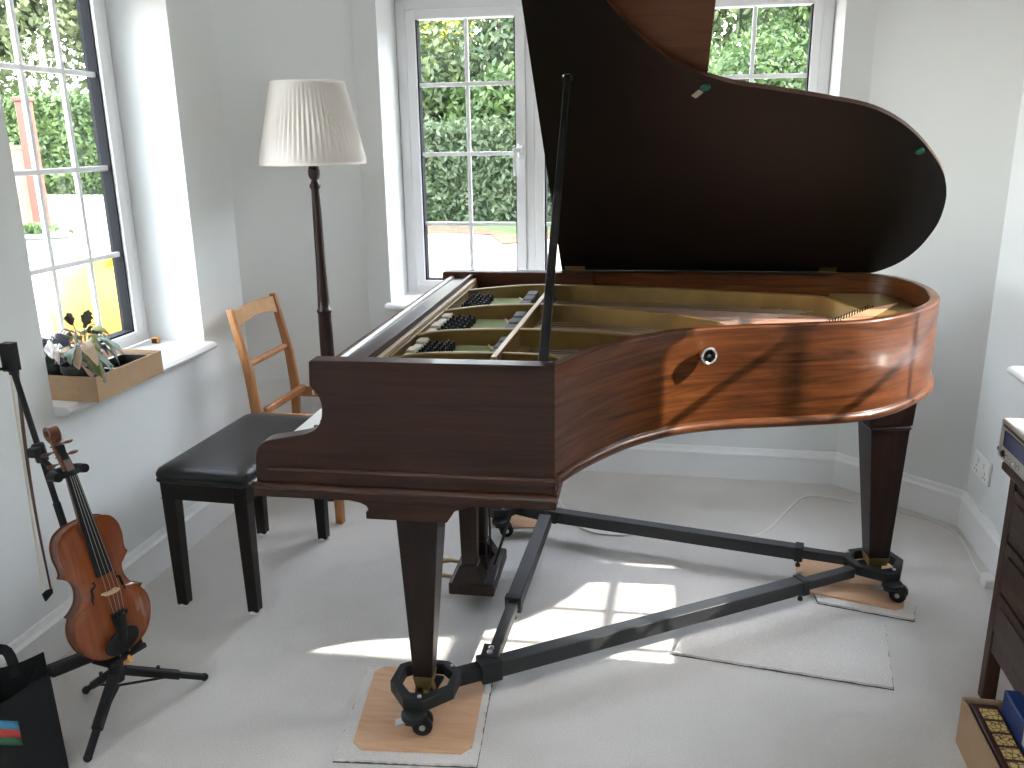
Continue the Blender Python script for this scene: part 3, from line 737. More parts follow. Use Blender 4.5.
# ------------------------------------------------------------------ floor lamp
lamp = empty('floor_lamp', (-1.455,3.40,0)); tag(lamp, 'floor lamp with a pleated cream shade on a dark turned wooden pole', 'lamp')
m = MB(); n = 120; r0, r1, z0, z1 = .211, .141, 1.405, 1.722
rr = []
for r, z, amp in ((r0-.001,z0,.0),(r0,z0+.004,.001),(r0-.0012,z0+.012,.0005),(r0-.002,z0+.014,.0036),((r0+r1)/2,(z0+z1)/2,.0036),(r1+.003,z1-.014,.0036),(r1+.0035,z1-.010,.0005),(r1+.004,z1-.004,.002),(r1,z1,0)):
    rr.append([((r+amp*(1 if k%2 else -1))*math.cos(2*math.pi*k/n), (r+amp*(1 if k%2 else -1))*math.sin(2*math.pi*k/n), z) for k in range(n)])
m.rings(rr,True,False,True); m.build('lamp_shade','shade_fabric',lamp,angle=60)
m = MB()
for k in range(3):
    a = 2*math.pi*k/3; m.tube([(.02*math.cos(a),.02*math.sin(a),1.44),((r1-.004)*math.cos(a),(r1-.004)*math.sin(a),1.71)],.002,6)
m.build('shade_carrier','brass',lamp)
m = MB(); m.lathe([(.004,1.36),(.022,1.362),(.022,1.39),(.016,1.41),(.016,1.46),(.004,1.462)],(0,0,0),n=16); m.build('lamp_holder','black_gloss',lamp)
m = MB(); m.lathe([(.004,.05),(.03,.055),(.036,.075),(.028,.10),(.034,.12),(.026,.14),(.0285,.16),(.030,.42),(.029,.70),(.0275,.795),(.031,.80),(.0315,.806),(.030,.812),(.0265,.815),(.0245,.86),(.0205,1.0),(.0185,1.2),(.0165,1.29),(.0165,1.305),(.0225,1.318),(.0225,1.324),(.015,1.336),(.013,1.345),(.020,1.352),(.024,1.366),(.024,1.385),(.006,1.386)],(0,0,0),n=24)
m.build('pole','lamp_wood',lamp,angle=50)
m = MB(); m.lathe([(.15,0),(.155,.008),(.15,.02),(.12,.032),(.06,.045),(.03,.056),(.01,.058)],(0,0,0),n=32); m.build('base','lamp_wood',lamp,angle=50)

# ------------------------------------------------------------------ violin
Bv, Sv = Vector((-1.408,1.768,.222)), Vector((-1.513,1.785,.832))
ey = (Sv-Bv).normalized(); az = R(-21); nz = Vector((math.cos(az),math.sin(az),0)); nz = (nz-ey*nz.dot(ey)).normalized(); ex = ey.cross(nz)
VS = (Sv-Bv).length/.598
violin = bpy.data.objects.new('violin', None); col.objects.link(violin); violin.empty_display_size = .05
violin.matrix_world = Matrix(((ex.x,ey.x,nz.x,Bv.x),(ex.y,ey.y,nz.y,Bv.y),(ex.z,ey.z,nz.z,Bv.z),(0,0,0,1))) @ Matrix.Scale(VS,4)
tag(violin, 'orange-brown violin held upright on a black stand by the left wall', 'violin')
half = catmull([(0,0),(.034,.002),(.068,.016),(.092,.046),(.103,.083),(.1005,.113),(.090,.134)],4) + catmull([(.0965,.1425),(.082,.150),(.066,.165),(.0575,.188),(.0585,.210),(.068,.228),(.0845,.2375)],4) + catmull([(.0795,.2455),(.0795,.262),(.083,.286),(.080,.316),(.066,.340),(.042,.352),(.016,.355),(0,.356)],4)
full = [(p.x,p.y) for p in half] + [(-p.x,p.y) for p in half[::-1]][1:-1]
def inset(pts, d):
    P = [Vector(p) for p in pts]; return [tuple(P[i]-Vector(((P[(i+1)%len(P)]-P[i-1]).y,-(P[(i+1)%len(P)]-P[i-1]).x)).normalized()*d) for i in range(len(P))]
def arch(zb, h, sgn):
    m = MB(); rr = [[(x,y,zb) for x,y in full],[(x,y,zb+sgn*.003) for x,y in full]]
    for s, f in ((.965,-.04),(.93,.02),(.85,.22),(.72,.52),(.55,.78),(.35,.94),(.15,1.)):
        rr.append([(x*s,.178+(y-.178)*s,zb+sgn*(.003+h*f)) for x,y in full])
    m.rings(rr,True,True,True); return m
arch(.0325,.013,1).build('front_plate','violin_spruce',violin,angle=50)
arch(.0,.013,-1).build('back_plate','violin_maple',violin,angle=50)
m = MB(); ins = inset(full,.0032); m.rings([[(x,y,0) for x,y in ins],[(x,y,.0325) for x,y in ins]],True,False,True); m.build('ribs','violin_maple',violin,angle=50)
for s in (-1,1):
    m = MB(); F = catmull([(s*.030,.205,.0475),(s*.027,.200,.048),(s*.030,.194,.0478),(s*.0375,.190,.0465),(s*.039,.178,.0462),(s*.042,.165,.0455),(s*.044,.152,.0452),(s*.052,.147,.0435),(s*.055,.141,.043),(s*.051,.137,.0435),(s*.048,.140,.044)],4)
    m.tube(F,[.0015+.0022*math.sin(math.pi*k/(len(F)-1)) for k in range(len(F))],6,flat=.5)
    for e in (F[1],F[-2]): m.ball(e,.0036,8,(1,1,.4))
    m.build('f_hole','black_lining',violin)
# neck, pegbox, scroll
m = MB(); rr = []
for y, w, zt, zb in ((.330,.018,.043,.004),(.350,.017,.043,.012),(.366,.0155,.0425,.022),(.40,.0145,.0415,.0225),(.45,.0135,.0405,.0225),(.482,.0125,.0400,.0225),(.492,.0125,.0395,.018),(.515,.0120,.033,.010),(.535,.0110,.025,.003),(.550,.0095,.019,-.002),(.562,.0085,.014,-.004)):
    rr.append([(-w,y,zt),(w,y,zt),(w*.98,y,(zt+zb)/2),(w*.6,y,zb+.001),(0,y,zb),(-w*.6,y,zb+.001),(-w*.98,y,(zt+zb)/2)])
m.rings(rr,True,True,True); neck = m.build('neck','violin_maple',violin,angle=55)
m = MB()
sp = []
for k in range(30):
    t = k/29; a = R(-60)+t*R(560); r = .0225*(1-t*.72); sp.append((0,.577+.0*t+r*math.cos(a+R(150)), .010+r*math.sin(a+R(150))))
for w, rs in ((.0095,.0075),):
    rr = []
    for i,p in enumerate(sp):
        t = i/29; ww = .0068+.0085*t; c = Vector((0,.577,.010)); d = (Vector(p)-c); d.normalize()
        rr.append([Vector(p)+d*.0045+Vector((-ww,0,0)),Vector(p)+d*.0045+Vector((ww,0,0)),Vector(p)-d*.0045+Vector((ww,0,0)),Vector(p)-d*.0045+Vector((-ww,0,0))])
    m.rings(rr,True,True,True)
m.build('scroll','violin_maple',violin,angle=40)
m = MB(); m.box(-.007,.007,.494,.548,.020,.036); m.build('pegbox_slot','black_lining',neck)
for i,(y,s,z) in enumerate(((.505,-1,.024),(.520,1,.020),(.534,-1,.015),(.547,1,.011))):
    m = MB(); m.tube([(-s*.014,y,z),(s*.016,y,z),(s*.020,y,z),(s*.026,y,z),(s*.036,y,z),(s*.042,y,z)],[.003,.0038,.0045,.008,.0088,.004],10,flat=.55,up=(0,1,0)); m.build('peg','violin_maple' if i!=2 else 'bow_stick',violin)
m = MB(); rr = []
for y, w, z in ((.488,.0122,.0405),(.40,.0155,.0455),(.30,.0190,.052),(.216,.0215,.0575)):
    rr.append([(-w,y,z+.001),(-w*.5,y,z+.0042),(0,y,z+.0052),(w*.5,y,z+.0042),(w,y,z+.001),(w,y,z-.004),(0,y,z-.006),(-w,y,z-.004)])
m.rings(rr,True,True,True); m.build('fingerboard','ebony',violin,angle=60)
m = MB(); m.prism([(-.021,.0445),(-.019,.0515),(-.020,.066),(-.012,.0735),(0,.0765),(.012,.0735),(.020,.066),(.019,.0515),(.021,.0445),(.014,.046),(.006,.053),(-.006,.053),(-.014,.046)],.167,.1705,XZ); m.build('bridge','maple_bridge',violin)
m = MB(); rr = []
for y, w, z in ((.012,.008,.047),(.05,.012,.058),(.10,.018,.063),(.117,.0195,.064)):
    rr.append([(-w,y,z),(-w*.4,y,z+.005),(w*.4,y,z+.005),(w,y,z),(w,y,z-.003),(-w,y,z-.003)])
m.rings(rr,True,True,True); tp = m.build('tailpiece','ebony',violin,angle=60)
for k in range(4):
    m = MB(); x = (-1.5+k)*.009; m.tube([(x,.104,.070),(x,.108,.078),(x,.117,.078)],[.0025,.003,.0035],8); m.build('fine_tuner','black_steel',tp)
for k in range(4):
    x = -1.5+k
    m = MB(); m.tube([(x*.009,.117,.069),(x*.0112,.169,.0755-.002*abs(x)),(x*.0048,.487,.0465),(x*.003,.525,.030)],.0006,5); m.build('string','string_steel',violin)
# chin rest
m = MB(); rr = []
for s, z in ((.4,.050),(.85,.051),(1.,.055),(.98,.059),(.8,.060),(.5,.057),(.15,.056)):
    rr.append([(-.006+.047*s*math.cos(2*math.pi*k/24), .038+.030*s*math.sin(2*math.pi*k/24)+.006*s*math.cos(2*math.pi*k/24), z) for k in range(24)])
m.rings(rr,True,True,True); cr_ = m.build('chin_rest','black_plastic',violin,angle=60)
for x in (-.018,.008):
    m = MB(); m.tube([(x,.006,.052),(x,-.006,.044),(x,-.006,-.006),(x,.004,-.012)],.0022,8); m.build('clamp','brass',cr_)

# ------------------------------------------------------------------ violin stand and bow
vst = empty('violin_stand', (-1.44,1.81,0)); tag(vst, 'black folding tripod stand that carries the violin and its bow', 'instrument stand')
V0 = vst.location
def VL(x,y,z): return Vector((x-V0.x,y-V0.y,z))
hub = (-1.445,1.805,.150)
m = MB(); m.lathe([(.006,.10),(.018,.102),(.02,.13),(.02,.16),(.014,.17)],VL(hub[0],hub[1],0),n=14); m.tube([VL(*hub),VL(-1.47,1.80,.30)],.011,10); m.build('hub','black_plastic',vst)
for i,(fx,fy) in enumerate(((-1.412,1.612),(-1.297,1.975),(-1.598,1.862))):
    f = VL(fx,fy,.012); h = VL(hub[0],hub[1],.135); h = h+(f-h)*.08; k = h.lerp(f,.68)
    m = MB(); m.bar(h,k,.026,.022); lg = m.build('leg','black_plastic',vst,bevel=.004)
    m = MB(); m.bar(k-(f-h).normalized()*.01,f,.016,.014); m.ball(f,.0115,10); m.build('foot','black_rubber',lg)
    q = h.lerp(f,.42); m = MB(); m.tube([VL(hub[0],hub[1],.085)+Vector((0,0,0)),h.lerp(f,.5)-Vector((0,0,.012))],.004,6); m.tube([q,q+Vector((0,0,.022))],.005,8); m.build('stay','black_steel',lg)
mast0, mast1 = (-1.462,1.80,.16), (-1.626,1.832,.975)
m = MB(); m.tube([VL(*mast0),VL(*Vector(mast0).lerp(Vector(mast1),.55))],.0095,10); m.tube([VL(*Vector(mast0).lerp(Vector(mast1),.5)),VL(*mast1)],.0075,10); m.build('mast','black_steel',vst)
# lower cradle arms, padded
lf = ex
c0 = Bv - ey*.008
for s, ln in ((-1,.155),(1,.075)):
    hi = (Vector((0,0,.03))-nz*.035) if s < 0 else Vector((0,0,0)); a = c0+lf*(s*.03)-nz*.012+hi*.5; b = c0+lf*(s*ln)-nz*.012+hi
    m = MB(); m.bar(a-V0,b-V0,.036,.030,up=tuple(ey)); m.build('cradle_arm','black_rubber',vst,bevel=.006)
m = MB(); m.bar(c0-nz*.03-V0, c0+nz*.055-V0,.11,.014,up=tuple(ey)); m.build('cradle','black_rubber',vst,bevel=.004)
m = MB(); m.tube([c0+nz*.05-V0,c0+nz*.06-ey*.012-V0,c0+nz*.03-ey*.022-V0],.006,8); m.build('cradle_clip','orange_plastic',vst)
# neck yoke with padded hook
mk = Vector(mast0).lerp(Vector(mast1),.715); yk = Bv+ey*(.478*VS)+nz*.012
m = MB(); m.lathe([(.012,-.026),(.016,-.022),(.016,.022),(.012,.026)],mk-V0,Vector(mast1)-Vector(mast0),12); m.box(-.012,.012,-.012,.012,-.012,.012,Matrix.Translation(mk-V0+Vector((.0,-.02,.008))))
m.build('yoke_clamp','black_plastic',vst,bevel=.002)
m = MB(); a = yk-nz*.028
m.tube([mk-V0+Vector((0,0,-.014)), mk.lerp(a,.5)-V0-ey*.012, a-lf*.012-V0],[.007,.008,.009],10)
m.tube([a-lf*.012-V0,a-lf*.03+nz*.02-V0,a-lf*.034+nz*.062-V0],[.011,.0125,.0115],10); m.tube([a-lf*.012-V0,a+lf*.030-V0,a+lf*.034+nz*.03-V0,a+lf*.035+nz*.064-V0],[.011,.0115,.0125,.0115],10)
m.tube([a-lf*.034+nz*.05-V0, a+nz*.062-V0, a+lf*.035+nz*.05-V0],.0085,8)
m.build('neck_yoke','black_rubber',vst)
# bow hanger at the mast top
m = MB(); p = Vector(mast1)-V0
m.box(-.017,.017,-.013,.013,-.02,.052,Matrix.Translation(p)); m.tube([p+Vector((0,-.01,-.012)),p+Vector((-.02,-.075,.0)),p+Vector((-.02,-.1,.008))],[.004,.0045,.008],8); m.build('bow_hanger','black_plastic',vst,bevel=.003)

bt, bbm = Vector((-1.628,1.858,1.022)), Vector((-1.648,1.856,.318))
bow = empty('violin_bow', bt); tag(bow, 'violin bow hanging down from the top of the black stand', 'bow')
def W(t, o=0, s=0): 
    p = bt.lerp(bbm,t)-bt; return p+Vector((-.05,-.055,0)).normalized()*(-o)+Vector((0,0,0))
hd = Vector((-.45,-.9,0)).normalized()
m = MB(); P = []
for k in range(15):
    t = k/14; q = bt.lerp(bbm,t)-bt + hd*(.012*math.sin(math.pi*t)); P.append(q)
m.tube(P,[.0046]*4+[.0046-.002*k/10 for k in range(11)],8); m.build('stick','bow_stick',bow)
m = MB(); m.bar(bt.lerp(bbm,.035)-bt+hd*.012, bt.lerp(bbm,.115)-bt+hd*.012,.012,.022,up=tuple(hd)); m.build('frog','ebony',bow,bevel=.002)
m = MB(); m.tube([bt-bt,bt.lerp(bbm,.03)-bt],.0055,10); m.build('end_screw','black_gloss',bow)
m = MB(); m.bar(bt.lerp(bbm,.105)-bt+hd*.021, bt.lerp(bbm,.975)-bt+hd*.021,.009,.0022,up=tuple(hd)); m.build('hair','bow_hair',bow)
m = MB(); q = bbm-bt; m.add([q+hd*a+Vector((.004*s,-.002*s,z)) for s in (-1,1) for a,z in ((-.003,.012),(-.002,0),(.020,-.016),(.024,.006),(.012,.012))],[(0,1,2,3,4),(9,8,7,6,5)]+[(i,(i+1)%5,5+(i+1)%5,5+i) for i in range(5)]); m.build('tip','ebony',bow)

# ------------------------------------------------------------------ black tote bag
bag = empty('tote_bag', (-1.612,1.51,0), R(45)); tag(bag, 'slouching black fabric tote bag with a coloured print, open at the top', 'bag')
def sheet(fn, nu, nv, m):
    vs = [fn(i/(nu-1), j/(nv-1)) for j in range(nv) for i in range(nu)]
    return m.add(vs,[(j*nu+i,j*nu+i+1,(j+1)*nu+i+1,(j+1)*nu+i) for j in range(nv-1) for i in range(nu-1)],True)
def topz(a):  # rim height of the front panel across its width: sagging between two peaks
    return .255-.040*math.sin(math.pi*min(1,max(0,(a-.30)/.7)))**1.3 + .03*(1-a)
m = MB()
BW, BD = .165, .07
def front(i, j):
    z = j*topz(i); x = -BW+2*BW*i; x = x*(1.0+.02*(1-j)); y = -BD*(1-.35*j)-.02*math.sin(math.pi*j)*math.sin(math.pi*i)-.012*math.sin(9*i+3*j)*j
    return (x+.0*j,y,z+.001)
def back(i, j):
    z = j*(.272+.015*math.sin(6*i)); x = -BW+2*BW*i; x *= (1.0+.02*(1-j)); y = BD*(1-.25*j)+.012*math.sin(math.pi*j)
    return (x,y,z+.001)
sheet(front,16,12,m); sheet(back,16,12,m)
def side(s):
    def f(i, j):
        a, b = Vector(front(1 if s>0 else 0, j)), Vector(back(1 if s>0 else 0, j)); p = a.lerp(b,i); p.x -= s*.045*math.sin(math.pi*i)*j; p.z -= .05*math.sin(math.pi*i)*j; return p
    return f
sheet(side(1),8,12,m); sheet(side(-1),8,12,m)
m.add([(-BW*1.02,-BD,.001),(BW*1.02,-BD,.001),(BW*1.02,BD,.001),(-BW*1.02,BD,.001)],[(0,1,2,3)])
m.build('bag_body','black_fabric',bag,solid=.004,angle=60)
def handle(y, x0, x1, h, zb):
    m = MB(); P = catmull([(x0,y,zb-.04),(x0+.01,y,zb+.03),((x0+x1)/2-.02,y+.02,zb+h),((x0+x1)/2+.03,y+.025,zb+h*.9),(x1-.01,y+.01,zb+.03),(x1,y,zb-.04)],5); m.tube(P,.013,8,flat=.2,up=(0,1,0)); m.build('bag_handle','black_fabric',bag)
handle(.05,-.05,.10,.04,.265); handle(-.04,-.13,.0,.035,.25)
for k,(c,nm) in enumerate((((.05,.22,.36),'print_blue'),((.45,.05,.04),'print_red'),((.03,.10,.05),'print_green'))):
    plain(nm,c,.8)
    m = MB()
    def pr_(i,j,k=k):
        a = .58+.17*i; z = .205-.020*(k+j)-.03*i; 
        f = Vector(front(a,max(0,min(1,z/topz(a))))); f.y -= .004; return f
    sheet(pr_,5,3,m); m.build('print_stripe',nm,bag,solid=.0012)

# ------------------------------------------------------------------ window-sill things
ZS = .747
tray = empty('cardboard_tray', (-1.83,2.405,ZS)); tag(tray, 'shallow brown cardboard box holding plant pots on the left window sill', 'box')
m = MB(); x0,x1,y0,y1,h,t = -.125,.13,-.172,.175,.078,.004
m.cur = 0; m.box(x1-t,x1,y0,y1,0,h); m.box(x0,x1-t,y0,y0+t,0,h); m.box(x0,x0+t,y0+t,y1-t,0,h); m.box(x0,x1-t,y1-t,y1,0,h); m.box(x0+t,x1-t,y0+t,y1-t,.0,t)
m.build('box_walls','card',tray,merge=False)
m = MB(); m.box(.005,.07,y0-.0012,y0,.005,.042); m.build('flap','card',tray)
def pot(name, x, y, r, h, label, sq=False):
    p = empty(name,(x,y,ZS+.005)); tag(p,label,'plant pot' if 'pot' in name else 'seed tray')
    m = MB()
    if sq:
        a, b = sq
        m.rings([rrect(a*.86,b*.93,.012,.0),rrect(a,b,.014,h-.006),rrect(a+.006,b+.006,.016,h-.006),rrect(a+.006,b+.006,.016,h),rrect(a-.002,b-.002,.012,h),rrect(a-.004,b-.004,.012,h-.03)],True,True,False)
    else: m.lathe([(r*.75,0),(r*.98,h*.8),(r*1.05,h*.8),(r*1.05,h),(r*.98,h),(r*.94,h*.85)],(0,0,0),n=24)
    m.build('container','pot_black',p,angle=40)
    m = MB()
    if sq: m.box(-sq[0]+.005,sq[0]-.005,-sq[1]+.005,sq[1]-.005,.02,h-.03)
    else: m.lathe([(r*.9,h*.70),(r*.93,h*.84),(r*.3,h*.88)],(0,0,0),n=16)
    m.build('soil','soil',p)
    return p
def leaf(m, p, d, ln, w, droop=.6, fold=.25, twist=0., ser=0):
    """a broad leaf: p base, d direction (3D), drooping towards its tip"""
    p = Vector(p); d = Vector(d).normalized(); sd = d.cross(Vector((0,0,1))); sd = sd.normalized() if sd.length > .01 else Vector((1,0,0))
    sd = (Matrix.Rotation(twist,3,d) @ sd); vs = []; n = 8
    for i in range(n+1):
        t = i/n; c = p + d*ln*t + Vector((0,0,-droop*ln*t*t)); up = sd.cross(d)
        ww = w*math.sin(math.pi*min(1,(t*.93+.05)))**.7*(1-.25*t)
        if ser and i % 2: ww *= 1-ser
        j = lambda: random.uniform(-.22,.22)*w
        vs += [c-sd*ww*random.uniform(.8,1.1)+up*(fold*ww+j()), c+up*j()*.4, c+sd*ww*random.uniform(.8,1.1)+up*(fold*ww+j())]
    m.add(vs,[(3*i+a,3*i+a+1,3*i+a+4,3*i+a+3) for i in range(n) for a in (0,1)],True)
def leaves(parent, mat, specs, name='leaf'):
    for sp in specs:
        m = MB(); leaf(m,*sp); m.build(name,mat,parent,solid=.0012,angle=80)
def stems(parent, specs, mat='leaf_green'):
    for s in specs:
        m = MB(); m.tube(catmull(s,4),.0018,6); m.build('stem',mat,parent)
def bunch(parent, mats, n, seed, hz, spread, ln=(.06,.1)):
    """leaves on thin stalks from one pot, each leaf a mesh of its own"""
    r = random.Random(seed)
    for k in range(n):
        a = r.uniform(0,6.28); q = r.uniform(.2,1)*spread; z = r.uniform(*hz)
        tipp = (q*math.cos(a), q*math.sin(a), z); mat = mats[k % len(mats)]
        m = MB(); m.tube(catmull([(.3*tipp[0],.3*tipp[1],.06),(.6*tipp[0],.6*tipp[1],z*.8),tipp],4),.0016,6); m.build('stem','leaf_green',parent)
        m = MB(); leaf(m, tipp, (math.cos(a)+.35,math.sin(a)-.15,r.uniform(-.3,.6)), r.uniform(*ln), r.uniform(.018,.027), r.uniform(.4,1.), .25, r.uniform(-.6,.6), .3 if mat=='leaf_dark' else 0)
        m.build('petal' if mat=='petal_white' else 'dry_leaf' if mat=='leaf_dry' else 'leaf', mat, parent, solid=.0012, angle=80)
p1 = pot('plant_pot', -1.79, 2.292, .055, .098, 'black plant pot with drooping grey-green leaves, nearest the box corner')
bunch(p1,['leaf_grey','leaf_green','leaf_dry','leaf_grey','leaf_olive','leaf_dry'],22,4,(.105,.165),.05,(.045,.075))
p2 = pot('plant_pot', -1.905, 2.305, .052, .098, 'black plant pot with grey-purple leaves and white petals, beside the window frame')
bunch(p2,['leaf_purple','petal_white','leaf_dark','leaf_purple','petal_white'],24,9,(.11,.185),.05,(.04,.07))
p3 = pot('plant_pot', -1.875, 2.425, .052, .095, 'black plant pot with olive and dark pointed leaves, farther along the box')
bunch(p3,['leaf_olive','leaf_grey','leaf_purple','leaf_grey'],16,12,(.11,.17),.05,(.045,.08))
leaves(p3,'leaf_dark',[((0,-.03,.195),(.0,-.3,.9),.065,.022,.3,.2,1.2,.3),((.0,.02,.175),(.05,.3,.8),.085,.026,.3,.2,1.3,.35),((.0,.03,.16),(.1,.5,.1),.06,.022,.5,.2,1.2,.3)])
leaves(p3,'leaf_grey',[((.03,.065,.145),(.3,.25,-.9),.10,.023,.2,.2,.3)])
stems(p3,[[(0,0,.07),(-.005,-.01,.14),(.0,-.03,.20)],[(0,0,.07),(0,.01,.12),(0,.02,.18)],[(.0,.0,.07),(.0,.03,.165),(.02,.058,.178),(.03,.065,.145)]])
seed = pot('seed_tray', -1.785, 2.475, 0, .058, 'empty black rectangular seed tray at the far end of the cardboard box', (.052,.088))
m = MB(); m.rings([rrect(.060,.096,.018,.0585),rrect(.060,.096,.018,.0605),rrect(.052,.088,.012,.0605),rrect(.052,.088,.012,.0585)],True,False,False); m.build('rim','steel',seed)['label']='silvery rim'
cube = empty('pencil_sharpener', (-1.985,2.985,ZS)); tag(cube,'tiny orange and black block on the left window sill by the frame','sharpener')
m = MB(); m.box(-.012,.012,-.012,.012,0,.024); m.build('body','orange_plastic',cube,bevel=.003)
m = MB(); m.box(-.008,.013,-.0135,-.0118,.003,.020); m.build('face','black_plastic',cube)

# ------------------------------------------------------------------ right side: chest, radio, box, socket, cable
chest = empty('chest_of_drawers', (.99,1.70,0)); tag(chest,'dark oak chest of drawers on square legs against the right wall','chest of drawers')
CX, CYv = 1.0, 1.70
xf, xb, yf, yn = .872-CX, 1.125-CX, 2.275-CYv, 1.10-CYv
m = MB(); m.box(xf-.018,xb,yn-.01,yf+.022,.655,.678); m.build('top','oak_dark',chest,bevel=.006)
for x in (xf+.018,xb-.018):
    for y in (yf-.018,yn+.018):
        m = MB(); m.box(x-.018,x+.018,y-.018,y+.018,0,.655); m.build('leg','oak_dark',chest,bevel=.003)
m = MB(); m.box(xf+.018,xb-.018,yf-.026,yf-.010,.19,.655); m.box(xf+.018,xb-.018,yn+.010,yn+.026,.19,.655); m.box(xb-.02,xb-.01,yn+.03,yf-.03,.19,.655); m.build('side_panel','oak_dark',chest)
m = MB()
for z in (.190,.335,.48,.625): m.box(xf+.004,xb-.02,yn+.036,yf-.036,z,z+.028)
m.build('rails','oak_dark',chest,bevel=.002)
for k,z in enumerate((.221,.366,.511)):
    m = MB(); m.box(xf-.002,xf+.018,yn+.040,yf-.040,z,z+.111)
    d = m.build('drawer','oak_dark',chest,bevel=.004)
    m = MB(); m.box(xf-.008,xf-.001,yn+.075,yf-.075,z+.022,z+.089); m.build('raised_panel','oak_dark',d,bevel=.006)
    for y in (-.25,.2):
        m = MB(); m.lathe([(.006,0),(.006,.012),(.014,.016),(.015,.022),(.006,.027)],(xf-.008,y,z+.055),(-1,0,0),14); m.build('knob','oak_dark',d)
m = MB(); m.box(xf+.004,xf+.02,yn+.036,yf-.036,.155,.190); m.build('apron','oak_dark',chest,bevel=.003)
radio = empty('stereo_unit', (.955,2.15,.678)); tag(radio,'small silver stereo unit with a dark blue display on the oak chest','stereo')
m = MB(); m.box(-.118,.11,-.14,.165,.008,.112); m.build('casing','silver_plastic',radio,bevel=.006)
for y in (-.11,.135):
    for x in (-.09,.08): m = MB(); m.lathe([(.01,0),(.012,.002),(.012,.009)],(x,y,0),n=10); m.build('foot','black_rubber',radio)
m = MB(); m.box(-.1205,-.117,-.10,.128,.048,.088); m.build('display','blue_display',radio)
m = MB(); m.box(-.1203,-.117,-.05,.14,.0965,.101); m.build('disc_slot','black_plastic',radio)
for k,y in enumerate((.148,.122,.096,.07,.044,.018)):
    m = MB(); r = .0065 if k != 1 else .009; m.lathe([(r,0),(r,.004),(r*.7,.006)],(-.118,y,.028 if k else .033),(-1,0,0),12); m.build('button','chrome' if k!=1 else 'black_plastic',radio)
bx = empty('cardboard_box', (.90,1.80,0)); tag(bx,'open brown cardboard box on the floor in front of the oak chest','box')
m = MB(); x0,x1,y0,y1,h,t = -.155,.16,-.26,.254,.132,.005
m.box(x0,x0+t,y0,y1,0,h); m.box(x1-t,x1,y0,y1,0,h); m.box(x0+t,x1-t,y0,y0+t,0,h); m.box(x0+t,x1-t,y1-t,y1,0,h); m.box(x0+t,x1-t,y0+t,y1-t,0,t)
m.build('box_walls','card',bx,merge=False)
def tiles():
    m_, nt, b = new_mat('gold_tiles')
    tc = nt.nodes.new('ShaderNodeTexCoord'); mp = nt.nodes.new('ShaderNodeMapping'); mp.inputs['Scale'].default_value = (22,22,22)
    v = nt.nodes.new('ShaderNodeTexVoronoi'); v.feature = 'DISTANCE_TO_EDGE'; v.inputs['Scale'].default_value = 3.4
    r = nt.nodes.new('ShaderNodeValToRGB'); e = r.color_ramp.elements
    e[0].position = .03; e[0].color = (.09,.05,.02,1); e[1].position = .10; e[1].color = (.75,.56,.22,1)
    nt.links.new(tc.outputs['Object'],mp.inputs['Vector']); nt.links.new(mp.outputs['Vector'],v.inputs['Vector'])
    nt.links.new(v.outputs['Distance'],r.inputs['Fac']); nt.links.new(r.outputs['Color'],b.inputs['Base Color']); b.inputs['Roughness'].default_value = .35
tiles()
fr = empty('tiled_frame', (.90,1.80,0)); tag(fr,'dark red frame inlaid with gold patterned squares, lying in the cardboard box','frame')
m = MB(); m.box(-.142,-.078,-.245,.235,.06,.128); m.build('wooden_frame','dark_red_frame',fr,bevel=.003)
for k in range(9):
    y = .178-k*.048
    m = MB(); m.box(-.127,-.086,y-.0,y+.036,.128,.1305); m.build('gold_tile','gold_tiles',fr)
blue = empty('blue_file', (.90,1.80,0)); tag(blue,'blue file box standing on edge in the cardboard box','file box')
m = MB(); Mt = Matrix.Translation((-.0765,0,.008))
m.box(0,.036,-.235,.218,0,.18,Mt); m.build('file_case','blue_card',blue,bevel=.004)
m = MB(); m.box(-.0012,.0,.03,.08,.13,.172,Mt); m.build('paper_label','white_plastic',blue)['label']='white paper label'
# the file rests on the frame and the box wall

sock = empty('power_socket', (RX,3.272,.298)); tag(sock,'white double power socket on the right wall above the baseboard','power socket')
m = MB(); m.box(-.010,0,-.084,.084,-.044,.044); m.build('face_plate','white_plastic',sock,bevel=.004)
for s in (-1,1):
    m = MB(); m.box(-.0145,-.0095,s*.03-.006,s*.03+.006,.008,.028); m.build('rocker_switch','white_plastic',sock,bevel=.001)
    m = MB()
    for dy, z in ((0,-.008),(-.011,-.026),(.011,-.026)): m.box(-.0104,-.0096,s*.047+dy-.003,s*.047+dy+.003,z-.004,z+.004)
    m.build('socket_holes','felt_grey',sock)
cab = empty('power_cable', (1.09,2.925,0)); tag(cab,'thin off-white power cable snaking over the carpet along the back wall','cable')
cp = [(1.09,2.945),(1.083,3.03),(1.100,3.20),(1.098,3.31),(1.050,3.42),(.935,3.497),(.795,3.570),(.661,3.612),(.572,3.597),(.501,3.481),(.357,3.201),(.166,3.144),(-.014,3.179),(-.17,3.109),(-.316,3.131),(-.397,3.271),(-.46,3.42)]
m = MB(); m.tube([(a.x-1.09,a.y-2.925,.0045) for a in catmull([(x,y,0) for x,y in cp],6)],.0042,8); m.build('flex','off_white_cable',cab)
m = MB(); m.prism([(a,b) for a,b in [(-.022,-.038),(.022,-.038),(.026,-.01),(.020,.018),(.008,.03),(-.008,.03),(-.020,.018),(-.026,-.01)]],.0,.034,XY); m.build('plug','off_white_cable',cab,bevel=.006)
ws = empty('wall_plate', (LX,1.735,.245)); tag(ws,'white blank wall plate low on the left wall near the bag','wall plate')
m = MB(); m.box(0,.008,-.043,.043,-.043,.043); m.build('plate','white_plastic',ws,bevel=.003)

